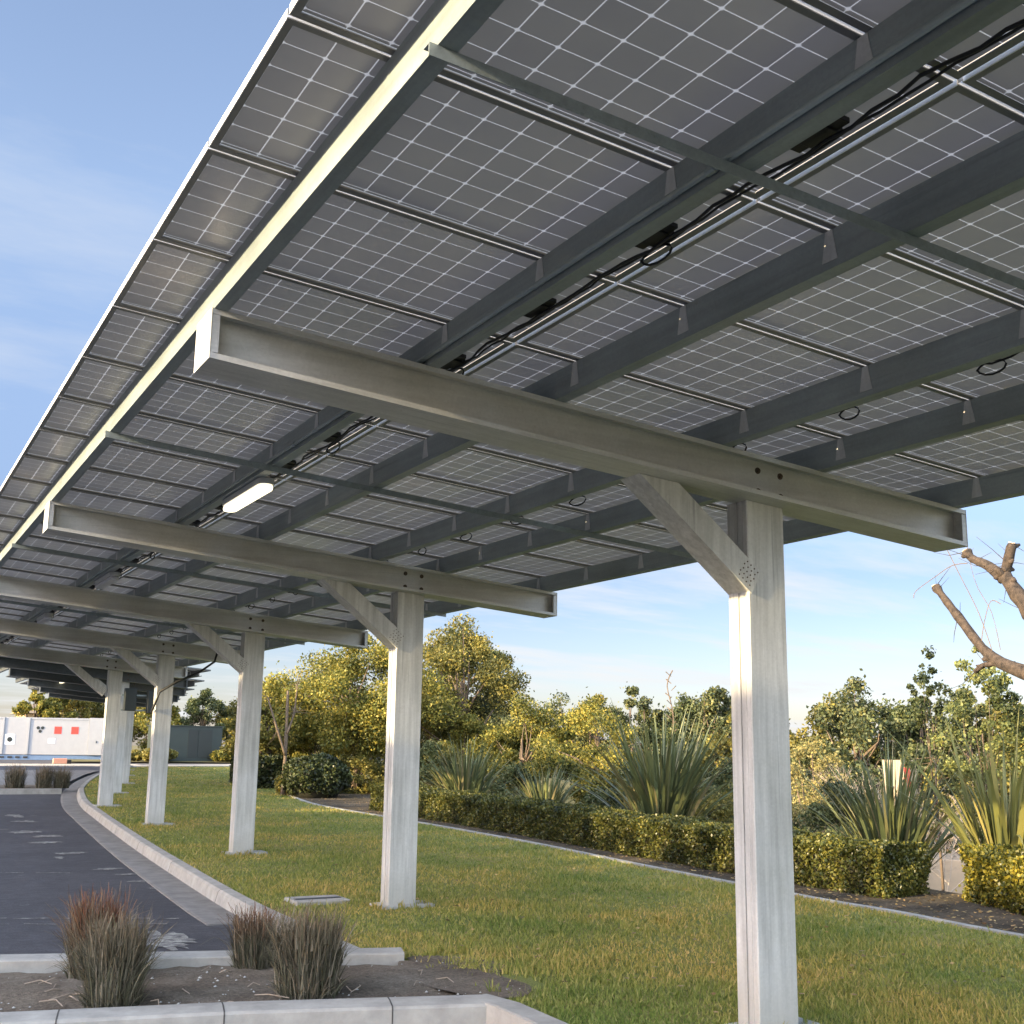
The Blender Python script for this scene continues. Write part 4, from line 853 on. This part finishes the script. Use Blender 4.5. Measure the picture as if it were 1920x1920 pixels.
# bare dead tree
def limb_tree(loc, limbs, label, m_, name='bare_tree', cuts=None, twigs=0, seed=0, group=None):
    r = random.Random(seed); t = empty(name, loc); props(t, label, 'tree', group); mb = MB()
    for pts, rad in limbs:
        P_ = smooth3(pts); rr = np.interp(np.linspace(0, 1, len(P_)), np.linspace(0, 1, len(rad)), rad); mb.tube(P_, [q * r.uniform(.84, 1.2) for q in rr], 10)
        if 'pollard' in name:
            for _ in range(7):
                k = r.randrange(1, len(P_) - 1); a = Vector((r.gauss(0, 1), r.gauss(0, 1), r.gauss(0, 1))).normalized(); c = Vector(P_[k]); q = rr[k]
                mb.tube([c, c + a * q * 1.15, c + a * q * r.uniform(1.4, 2.2)], [q * .75, q * .55, q * .28], 7)
    mb.build('trunk', m_, t, smooth=True)
    if cuts:
        for c, d, q in cuts: mb = MB(); mb.cyl(c, d, q, .012, 10); mb.build('cut_face', M_wood, t)
    if twigs:
        mb = MB()
        for i in range(twigs):
            pts, rad = r.choice(limbs[1:] if len(limbs) > 1 else limbs); p = Vector(pts[r.randrange(1, len(pts))]); d = Vector((r.gauss(0, 1), r.gauss(0, 1), r.gauss(.3, 1))).normalized(); l = r.uniform(.15, .6)
            q1 = p + d * l * .5 + Vector((0, 0, r.uniform(-.04, .06))); mb.tube([p, q1, p + d * l + Vector((r.gauss(0, .05), r.gauss(0, .05), .05))], [.006, .004, .002], 4, False)
        mb.build('twigs', m_, t)
    return t
def smooth3(pts, n=4):
    out = []; P_ = [pts[0]] + list(pts) + [pts[-1]]
    for i in range(1, len(P_) - 2):
        p0, p1, p2, p3 = [np.array(P_[i + k], float) for k in (-1, 0, 1, 2)]
        for k in range(n): t = k / n; out.append(tuple(0.5 * ((2 * p1) + (-p0 + p2) * t + (2 * p0 - 5 * p1 + 4 * p2 - p3) * t * t + (-p0 + 3 * p1 - 3 * p2 + p3) * t ** 3)))
    out.append(tuple(pts[-1])); return out
limb_tree((10.7, 32.6, g(32)), [([(0, 0, -.1), (.02, 0, .8), (.03, .05, 1.8), (0, 0, 2.9)], [.07, .06, .05, .03]), ([(.02, 0, 1.1), (-.25, 0, 1.8), (-.55, .1, 2.7)], [.04, .035, .02]), ([(.03, 0, 1.7), (.25, .1, 2.3), (.3, .1, 3.1)], [.035, .03, .01])], 'thin dark dead tree between the second and third columns', M_bark, 'dead_tree', twigs=40, seed=3)

# pollarded tree at the right edge
def W(x, y, z): return (x, y, z + H0)
px = 13.0
limb_tree((0, 0, 0), [
    ([(13.35, 9.0, -0.3), (13.30, 9.15, 1.3), (13.25, 9.3, 2.2)], [.16, .14, .12]),
    ([(13.25, 9.3, 2.2), W(13.0, 9.9, .92), W(13.0, 10.55, 1.22), W(13.0, 11.05, 1.80), W(13.0, 11.33, 2.15), W(13.0, 11.40, 2.24)], [.13, .095, .072, .060, .050, .066]),
    ([(13.25, 9.3, 2.1), W(13.2, 9.65, 1.3), W(13.05, 9.95, 1.75), W(13.0, 10.22, 2.2), W(13.0, 10.3, 2.28)], [.14, .125, .105, .092, .084]),
    ([W(13.0, 10.28, 2.22), W(13.0, 10.5, 2.42), W(13.0, 10.75, 2.55), W(13.0, 10.84, 2.66)], [.070, .062, .052, .066]),
    ([W(13.0, 10.28, 2.22), W(13.0, 10.2, 2.42), W(12.98, 10.1, 2.66)], [.070, .062, .058]),
    ([W(13.0, 10.2, 1.10), W(12.95, 10.6, 1.12), W(12.9, 10.75, 1.02)], [.04, .035, .03])],
    'pollarded tree with thick cut limbs and no leaves at the right edge', M_barkp, 'pollarded_tree',
    cuts=[(W(13.0, 11.40, 2.25), (0, .3, 1), .050), (W(13, 10.85, 2.67), (0, .3, 1), .048), (W(12.98, 10.1, 2.67), (0, -.3, 1), .044)], twigs=26, seed=5)
# long thin twigs off the cut ends
t_tw = [o for o in col.objects if o.name.startswith('pollarded_tree')][0]
mb = MB()
mb.tube(smooth3([W(13, 10.84, 2.5), W(13, 11.1, 2.5), W(13, 11.4, 2.38), W(13, 11.75, 2.22), W(13, 11.8, 2.12)]), [.008] * 17, 4, False) if False else mb.tube(smooth3([W(13, 10.84, 2.5), W(13, 11.1, 2.5), W(13, 11.4, 2.38), W(13, 11.75, 2.22), W(13, 11.8, 2.12)]), .006, 4, False)
mb.tube(smooth3([W(13, 10.5, 1.2), W(13, 10.7, 1.8), W(13, 11.0, 2.4), W(13, 11.25, 2.9)]), .005, 4, False)
mb.tube(smooth3([W(13, 10.4, 1.3), W(13, 10.5, 1.8), W(13, 10.75, 2.3), W(13, 10.9, 3.3)]), .004, 4, False)
mb.tube(smooth3([W(13, 10.7, 1.4), W(13, 10.62, 1.7), W(13, 10.5, 1.95), W(13, 10.35, 1.9)]), .006, 4, False)
mb.build('long_twigs', M_bark, t_tw)

# saplings with thin leaves at the right
for i, (x, y, h, rd_, lb, nl) in enumerate([(16.0, 14.25, 3.9, .55, 'slender dark sapling with open crown, left of the two saplings', 1500), (16.0, 13.25, 3.9, .75, 'fuller green sapling beside the pollarded tree', 2600), (16.3, 12.2, 3.1, .6, 'thin sapling behind the pollarded limbs', 900), (15.0, 10.3, 3.6, .7, 'leafy sapling cut by the right edge', 1800)]):
    tree(x, y, h + (-terr(x, y) - 0.0) * 0.0 + 0.6, rd_, 1.3, M_sap if i else M_dark, lb, 'saplings by the pollarded tree', nleaf=nl, leaf=0.075, nclump=46, clump=0.24, z0=-1.0 if x > 15.5 else -.6, seed=60 + i, trunk_r=.025, name='sapling')

# trees farther off across the lower ground
bgt = [ # x, y, h(top rel. eye), rad, mat, label
    (40, 66, 3.1, 3.2, M_pine, 'distant dark pine at the left end of the treeline'),
    (40, 61.5, 3.0, 2.6, M_olive, 'distant rounded olive tree in the treeline above the yellow shrubs'),
    (38, 55, 3.2, 2.4, M_pine, 'distant pine just left of the big flax tip'),
    (40, 53, 2.7, 2.8, M_dark, 'distant dark tree behind the big flax'),
    (40, 50, 3.0, 2.5, M_pine, 'distant pine directly left of the nearest column'),
    (40, 47, 2.7, 2.6, M_olive, 'distant olive tree hidden partly by the nearest column'),
    (42, 43.5, 2.3, 2.6, M_olive, 'distant pale tree just right of the nearest column'),
    (40, 40.0, 3.1, 3.0, M_pine, 'distant round-topped pine, tallest right of the nearest column'),
    (42, 38.2, 2.2, 2.2, M_dark, 'distant dark tree between the round pine and the saplings'),
    (42, 35.6, 2.6, 1.6, M_pine, 'distant narrow dark tree behind the saplings'),
    (44, 33.0, 1.7, 3.0, M_olive, 'distant low olive tree behind the pale flax'),
    (44, 29.5, 1.6, 3.2, M_yel, 'distant yellowish tree at the right edge'),
    (44, 42.0, 2.0, 3.2, M_dark, 'distant dark tree filling the line right of the nearest column'),
    (46, 36.5, 2.0, 3.4, M_olive, 'distant broad olive tree behind the dark sapling'),
    (46, 26.5, 2.1, 3.4, M_dark, 'distant broad dark tree behind the sunlit hedge'),
    (44, 57.5, 2.6, 3.0, M_dark, 'distant dark tree filling the line above the yellow shrubs'),
    (38, 70, 2.6, 3.0, M_olive, 'distant olive tree behind the tall olive tree'),
]
for i, (x, y, tz, rad, m_, lb) in enumerate(bgt):
    z0 = -3.3; tree(x, y, tz + H0 - z0, rad, 2.0, m_, lb, 'trees across the lower ground', nleaf=5200, leaf=0.21, nclump=30, clump=0.26, z0=z0, seed=80 + i)
# mid-distance scrub right of the nearest column
twig_tree(21, 21.3, 4.8, 1.6, M_twig, 'pale leafless shrub tree just right of the nearest column', seed=4, depth=6, r0=.05, z0=-2.6)
twig_tree(24, 22.0, 4.6, 1.8, M_twig, 'pale branching bare tree in front of the round-topped pine', seed=6, depth=6, r0=.05, z0=-2.8)
twig_tree(19, 17.3, 3.6, 1.5, M_twig, 'low tangle of dry branches behind the hedge end', seed=8, depth=6, r0=.03, z0=-2.2)
tree(20, 21.5, 4.4, 1.3, .8, M_reed, 'straw-coloured weeping shrub just right of the nearest column', nleaf=5000, leaf=0.07, nclump=26, z0=-2.5, seed=31, cat='shrub', name='shrub')
tree(26, 23.0, 4.1, 2.0, .8, M_olive, 'olive scrub tree below the round-topped pine', nleaf=5000, leaf=0.12, nclump=26, z0=-3.0, seed=32)
tree(26, 20.0, 4.0, 2.0, .8, M_dark, 'dark scrub tree behind the dark flax', nleaf=5000, leaf=0.12, nclump=26, z0=-3.0, seed=33)
tree(27, 17.5, 4.0, 2.0, .8, M_olive, 'olive scrub tree behind the pale flax', nleaf=5000, leaf=0.12, nclump=26, z0=-3.0, seed=34)
tree(27, 27.5, 4.0, 2.4, .8, M_dark, 'dark scrub tree behind the big flax', nleaf=5000, leaf=0.14, nclump=26, z0=-3.0, seed=35)
tree(28, 34, 4.2, 2.6, .8, M_dark, 'dark scrub tree between the yellow shrubs and the treeline', nleaf=5000, leaf=0.14, nclump=26, z0=-3.0, seed=36)
for i, (x, y, z, h, s_) in enumerate([(14.2, 19.2, .0, 3.1, .0), (14.0, 15.9, .0, 2.9, 1.0)]):
    r = random.Random(i); mb = MB(); pts = [(0, 0, 0), (.02, .05, h * .4), (.05, .0, h * .7), (-.02, .1, h * .9), (.06, .02, h)]
    t = empty('flower_stalk', (x, y, g(y))); props(t, ['bare flower stalk rising above the big flax', 'thin bare stalk beside the nearest column'][i], 'flower stalk', 'dry stalks above the flax'); mb.tube(smooth3(pts), .012, 5)
    for k in range(9):
        zz = h * (.6 + .045 * k); a = r.uniform(0, 6.3); mb.tube([(0.03, .03, zz), (.03 + math.cos(a) * .12, .03 + math.sin(a) * .12, zz + .09)], [.007, .012], 4)
    mb.build('stem', M_bark, t)

for i, (x, y, h, rd_, m_, lb) in enumerate([(15.2, 11.3, 1.6, .8, M_dark, 'low dark scrub behind the dark flax'), (16.2, 12.9, 1.9, .8, M_olive, 'low olive scrub below the saplings'), (15.6, 16.2, 1.8, 1.0, M_dark, 'low dark scrub just right of the nearest column'), (15.8, 20.6, 2.0, 1.1, M_olive, 'low olive scrub behind the big flax at left'), (15.9, 23.3, 2.1, 1.1, M_dark, 'low dark scrub behind the lower flax'), (15.5, 28.0, 1.7, 1.1, M_dark, 'low dark scrub behind the grey flax'), (14.3, 30.5, 1.6, 1.0, M_dark, 'low dark scrub at the foot of the broad yellow tree')]):
    tree(x, y, h, rd_, .1, m_, lb, 'low scrub behind the flax plants', nleaf=3000, leaf=0.085, nclump=22, clump=.32, z0=max(terr(x, y), -1.4), seed=140 + i, cat='shrub', name='shrub', trunk_r=.03)
# far left: trees, roof, container, enclosure, reeds
tree(5.6, 92, 5.2, 2.4, 1.2, M_olive, 'far olive tree at the left edge above the container', nleaf=3500, leaf=0.22, z0=.6, seed=90)
for i, (x, y, h, rd_, m_, lb) in enumerate([(10.4, 84, 4.4, 1.4, M_yel, 'far yellow shrub in front of the brown roof'), (11.9, 84, 4.3, 1.4, M_yel, 'second far yellow shrub in front of the brown roof'), (13.6, 86, 5.0, 2.0, M_olive, 'far olive tree right of the brown roof'), (16.0, 86, 5.2, 2.3, M_olive, 'far olive tree behind the fifth column'), (18.3, 84, 4.4, 2.0, M_yel, 'far yellow bush between the fourth and fifth columns'),
        (21.6, 84, 4.6, 2.0, M_dark, 'far dark tree above the green enclosure'), (24.6, 84, 4.4, 2.2, M_olive, 'far olive tree right of the green enclosure'), (27.5, 84, 4.8, 2.4, M_pine, 'far pine left of the third column'), (31, 84, 6.0, 2.8, M_yel, 'far yellow-green tree behind the third column'), (7.3, 88, 3.7, .9, M_dark, 'far small dark conifer left of the brown roof')]):
    tree(x, y, h, rd_, .4, m_, lb, 'far trees beyond the road', nleaf=3800, leaf=0.20, nclump=24, z0=.55, seed=100 + i)
b = empty('building', (17.4, 135, 0)); props(b, 'low far building with a hipped brown roof above the white container', 'building')
mb = MB(); mb.box(-1.6, 2.2, 0, 8, 0, 4.25); mb.build('wall', M_beige, b)
mb = MB(); mb.add([(-2.3, -1, 4.3), (2.9, -1, 4.3), (2.9, 9, 4.3), (-2.3, 9, 4.3), (-.6, 4, 5.35), (1.6, 4, 5.35)], [(0, 1, 5, 4), (1, 2, 5), (2, 3, 4, 5), (3, 0, 4), (3, 2, 1, 0)]); mb.build('roof', M_roof, b)
# light mast
t = empty('lamp_post', (13.7, 100, 0)); props(t, 'far lamp post with two heads above the brown roof', 'lamp post')
mb = MB(); mb.tube([(0, 0, 0), (0, 0, 5.3)], [.09, .06], 8); mb.build('pole', M_pur, t)
for s in (-1, 1):
    mb = MB(); mb.box(s * .15 if s > 0 else -.75, .75 if s > 0 else -.15, -.15, .15, 5.2, 5.32); mb.build('lamp_head', M_greend, t)

# white container: local x along its long side
ct = empty('container', (13.9, 73.4, g(73) + ROADZ + 0.02)); ct.rotation_euler = (0, 0, R(-11)); props(ct, 'long white steel container with two red warning signs by the far road', 'container')
CW, CHh = 13.5, 2.42
mb = MB(); mb.box(-CW, -1.75, 0, 2.4, 0.30, CHh); mb.build('wall', M_white, ct, bevel=.01)
mb = MB(); mb.box(-1.74, 0, -0.06, 2.4, 0.30, CHh + 0.03); mb.build('end_cabinet', M_white, ct, bevel=.01)
mb = MB(); mb.box(-CW, 0, 0.05, 2.3, 0.0, 0.295); mb.build('skid', M_skid := simple('blue_skid', (0.10, 0.16, 0.26), .6), ct)
for x in (-5.05, -6.42, -9.2, -11.6): mb = MB(); mb.box(x - .05, x + .05, -.05, -.001, .32, CHh - .02); mb.build('post', M_white, ct)
mb = MB(); mb.box(-4.99, -1.76, -.03, -.001, CHh - .10, CHh - .02); mb.box(-12.9, -6.48, -.03, -.001, CHh - .10, CHh - .02); mb.build('top_rail', M_white, ct)
for x in (-3.45, -2.52): mb = MB(); mb.box(x - .20, x + .20, -.012, -.001, 1.50, 1.92); mb.build('warning_sign', M_red, ct)
mb = MB()
for (dx_, dz_) in ((-.12, .08), (.12, .08), (0, -.11)): mb.cyl((-4.42 + dx_, -.001, 1.75 + dz_), (0, -1, 0), .10, .015, 6)
mb.build('emblem', M_greend, ct)
mb = MB(); mb.cyl((-.85, -.061, 1.75), (0, -1, 0), .13, .015, 6); mb.build('emblem', M_greend, ct)
mb = MB(); mb.cyl((-6.02, -.012, 1.15), (0, -1, 0), .15, .02, 8); mb.build('port', M_greend, ct)
mb = MB(); mb.box(-6.28, -5.75, -.011, -.0008, .86, 1.45); mb.build('hatch', M_aluw, ct)
mb = MB(); mb.box(-3.95, -3.55, -.012, -.001, .95, 1.25); mb.build('notice', M_lens, ct)
mb = MB(); mb.box(-1.3, -1.26, -.085, -.061, 1.0, 1.12); mb.build('handle', M_greend, ct)
for i in range(5): 
    mb = MB(); mb.box(-6.9 + .42 * i, -6.66 + .42 * i, 0.02, 0.049, .1, .2); mb.build('fork_slot', M_black, ct)
t = empty('barrier', (9.75, 66.6, g(66) + ROADZ)); props(t, 'orange and white road barrier lying by the far kerb', 'barrier'); mb = MB(); mb.box(-.42, .28, -.10, .10, .02, .30); mb.build('panel', M_rust, t, bevel=.03); mb = MB(); mb.box(.29, .50, -.08, .08, .02, .22); mb.build('foot', M_black, t, bevel=.02)
t = empty('transformer_enclosure', (16.9, 70.5, g(70))); props(t, 'dark green utility enclosure between the third and fourth columns', 'enclosure')
mb = MB(); mb.box(-1.6, 2.35, 0, 1.8, -.05, 1.95); mb.build('body', M_green, t, bevel=.02)
for a, b_x in ((.35, .9), (.95, 1.75)): mb = MB(); mb.box(a, b_x, -.03, -.001, .15, 1.78); mb.build('door', M_greend, t)
mb = MB(); mb.box(-1.66, 2.41, -.06, 1.86, 1.951, 2.0); mb.build('lid', M_green, t)
flax(22.0, 70, g(70), 2.2, 3.0, 260, M_reed, 'pale reedy plant right of the green enclosure', 51, .07, None)
for i, (x, y, s_) in enumerate([(21.5, 66.5, .8), (23.6, 66.2, .9), (19.4, 70.0, .7), (15.4, 69.5, .8), (14.2, 70.5, .6)]):
    bush(x, y, s_ * 1.3, s_ * .9, 1500, M_yel if i < 3 else M_olive, ['low golden bush at the far lawn edge, left', 'low golden bush at the far lawn edge, right', 'small golden bush beside the green enclosure', 'small olive bush between the fourth and fifth columns', 'small olive bush at the foot of the fifth column'][i], .12, 70 + i)

# pale truck and post seen through the gap in the hedge
t = empty('parked_trailer', (23.4, 20.9, -3.25)); t.rotation_euler = (0, 0, R(-50)); props(t, 'pale box trailer on the lower ground, seen through the hedge gap', 'trailer')
mb = MB(); mb.box(-2, 2, -.9, .9, .6, 2.5); mb.build('body', M_beige, t, bevel=.03)
mb = MB(); mb.box(-2.05, -1.75, -.95, -.91, 1.9, 2.15); mb.build('tail_lamp', M_red, t)
for s in (-1.2, 1.2): mb = MB(); mb.cyl((s, -.92, .35), (0, 1, 0), .34, .22, 16); mb.build('wheel', M_black, t)
t = empty('site_hut', (33.5, 31.5, -3.35)); props(t, 'small orange and red hut half hidden by scrub', 'hut'); mb = MB(); mb.box(-.32, .32, -.5, .5, 0, 4.75); mb.build('wall', M_beige, t); mb = MB(); mb.box(-.30, -.02, -.53, -.501, 3.6, 4.7); mb.build('door', M_red, t)

# woodland to the left of the road (outside the picture), added and shaped to keep the lawn in shade
r = np.random.default_rng(99); P_ = []
for i in range(300):
    y = r.uniform(-22, 60); x = -18 + r.uniform(-.7, .7); top = 7.15 + 1.8 * sstep(33, 40, y) + .5 * math.sin(y * .43) + .4 * math.sin(y * 1.1 + 2) + r.normal() * .3
    k = 230; c = np.array([x, y, 0]); q = r.normal(size=(k, 3)) * np.array([.35, 1.2, 0]); q[:, 2] = r.uniform(.1, 1, k) ** .8 * top; P_.append(c + q)
P_ = np.concatenate(P_); wl = leaves_obj('shade_trees', P_, 0.55, M_olive); props(wl, 'unseen belt of trees added left of the road for shade', 'shade_trees', kind='stuff')

# ------------------------------------------------------------------ lawn blades
def blades():
    r = np.random.default_rng(5); out = []
    n = 520000
    d = np.exp(r.uniform(math.log(5.5), math.log(62), n)); ang = r.uniform(math.atan2(3.5, 60) * 0, math.atan2(11.0, 5.5), n)
    x = d * np.sin(ang); y = d * np.cos(ang)
    kx = [p[0] for p in KERB]; ky = [p[1] for p in KERB]; ex = [p[0] for p in EDG]; ey = [p[1] for p in EDG]
    lx = np.interp(y, ky, kx) + 0.01; lx[y < 9.2] = 4.04; rx = np.interp(y, ey, ex) - 0.06
    ok = (x > lx + r.normal(size=n) * .012) & (x < rx + r.normal(size=n) * .02) & (y > 4.2) & (y < 58.5)
    bare = (x < 4.40 + .22 * np.sin(y * 5) + r.normal(size=n) * .09) & (y < 9.0) & (y > 7.35); ok &= ~(bare & (r.random(n) > .05))
    for k in range(0, 5):   # no grass through the concrete footings
        yy_ = Y0 + k * D + CY0; ok &= ~((x > CX0 - .09) & (x < CX1 + .20) & (y > yy_ - .04) & (y < yy_ + .28))
    ok &= ~((x > 4.17) & (x < 4.75) & (y > 12.06) & (y < 12.50))
    x = x[ok]; y = y[ok]; dd = d[ok]; n = len(x)
    z = 0.0083 * y; a = r.uniform(0, 2 * math.pi, n); wv = (0.0035 + dd * 0.00036) * r.uniform(.7, 1.3, n)
    tall = r.uniform(0.018, 0.05, n) * (1 + 0.35 * np.sin(x * 2.1 + 1) * np.sin(y * 1.3)); tall[r.random(n) < .02] *= 1.9
    la = r.uniform(0, 2 * math.pi, n); le = tall * abs(r.normal(size=n)) * .7
    b0 = np.stack([x - np.cos(a) * wv, y - np.sin(a) * wv, z - .003], 1); b1 = np.stack([x + np.cos(a) * wv, y + np.sin(a) * wv, z - .003], 1); tp = np.stack([x + np.cos(la) * le, y + np.sin(la) * le, z + tall], 1)
    v = np.stack([b0, b1, tp], 1).reshape(-1, 3); f = np.arange(3 * n).reshape(n, 3)
    o = link_mesh('lawn_grass', fast_mesh('lawn_grass', v, f, 3), M_blade); props(o, 'short mown lawn grass, green with brown patches', 'grass', kind='stuff'); print('blades', n)
blades()
# weeds and tufts at the planter and lawn edge
def tuft(pts, m_, name, label, h, w_, n):
    r = np.random.default_rng(len(pts) + n); V = []; F = []
    for (cx, cy) in pts:
        for i in range(n):
            a = r.uniform(0, 6.283); tl = r.uniform(.2, .9); ln = h * r.uniform(.5, 1.1); p = np.array([cx + r.normal() * .02, cy + r.normal() * .02, g(cy)]); s = np.array([-math.sin(a), math.cos(a), 0]) * w_
            q = p + np.array([math.cos(a) * math.sin(tl), math.sin(a) * math.sin(tl), math.cos(tl)]) * ln * .6; e = q + np.array([math.cos(a) * math.sin(tl + .5), math.sin(a) * math.sin(tl + .5), math.cos(tl + .5)]) * ln * .4
            b0 = len(V); V += [p - s, p + s, q + s * .9, q - s * .9, e + s * .1, e - s * .1]; F += [(b0, b0 + 1, b0 + 2, b0 + 3), (b0 + 3, b0 + 2, b0 + 4, b0 + 5)]
    o = link_mesh(name, fast_mesh(name, np.array(V), np.array(F), 4), m_); props(o, label, 'weeds', kind='stuff'); return o
r = random.Random(3); tuft([(r.uniform(4.3, 7.5), r.uniform(6.0, 9.8)) for i in range(46)] + [(4.08, 7.62), (4.5, 7.2), (4.9, 7.05)] + [(CX0 - .11 + r.uniform(0, .55), Y0 + k * D + CY0 - .06 + (.36 if r.random() < .5 else 0)) for k in range(4) for _ in range(9)] + [(CX0 - .12 + (.36 + .2 if r.random() < .5 else 0), Y0 + k * D + CY0 + r.uniform(-.04, .28)) for k in range(4) for _ in range(5)], M_blade, 'weeds', 'broad-bladed weeds scattered in the near lawn', .11, .0045, 12)
# fallen leaves on the bed and thinly over the lawn
r = np.random.default_rng(12); nb = 2600; yb_ = np.exp(r.uniform(math.log(7.5), math.log(36), nb)); xb_ = np.interp(yb_, [p[1] for p in EDG], [p[0] for p in EDG]) + r.uniform(.08, 1.9, nb); nl_ = 500
yl_ = np.exp(r.uniform(math.log(6), math.log(30), nl_)); xl_ = r.uniform(4.6, 9.6, nl_); X_ = np.concatenate([xb_, xl_]); Y_ = np.concatenate([yb_, yl_]); Z_ = 0.0083 * Y_ + np.concatenate([np.full(nb, .012), np.full(nl_, .035)]) + r.uniform(0, .01, nb + nl_)
v, f = leaf_quads(np.stack([X_, Y_, Z_], 1), 0.035); v = v.reshape(-1, 4, 3); cz = v[:, :, 2].mean(1, keepdims=True); v[:, :, 2] = cz + (v[:, :, 2] - cz) * .3
o = link_mesh('leaf_litter', fast_mesh('leaf_litter', v.reshape(-1, 3), f, 4), leafy('fallen_leaves', [(0.10, 0.06, 0.03), (0.24, 0.16, 0.08), (0.34, 0.26, 0.12), (0.16, 0.10, 0.05)], .1)); props(o, 'dry fallen leaves on the bed and lawn edge', 'leaf litter', kind='stuff')
# stones and litter on the soil
r = random.Random(8); mb = MB()
for i in range(260):
    x = r.uniform(0.4, 4.3); y = 8.25 - .28 * (x - .98) + r.uniform(0, 1.45); s = r.uniform(.004, .016); z = g(y) + 0.005
    mb.add([(x + dx_ * s, y + dy_ * s, z + dz_ * s * .7) for dx_, dy_, dz_ in ((-1, -.3, 0), (.2, -1, 0), (1, .2, 0), (-.2, 1, 0), (0, 0, 1))], [(0, 1, 4), (1, 2, 4), (2, 3, 4), (3, 0, 4)])
o = mb.build('gravel', M_grout); props(o, 'small pale stones scattered on the planter soil', 'gravel', kind='stuff')
mb = MB()
for i in range(26):
    x = r.uniform(1.2, 4.2); y = 8.25 - .28 * (x - .98) + r.uniform(0, 1.3); a = r.uniform(0, 6.28); l = r.uniform(.08, .28); z = g(y) + .02
    mb.tube([(x, y, z), (x + math.cos(a) * l * .5, y + math.sin(a) * l * .5, z + .02), (x + math.cos(a + .3) * l, y + math.sin(a + .3) * l, z)], .0035, 4)
o = mb.build('dry_stems', M_twig); props(o, 'dry broken stems lying on the planter soil', 'dry stems', kind='stuff')
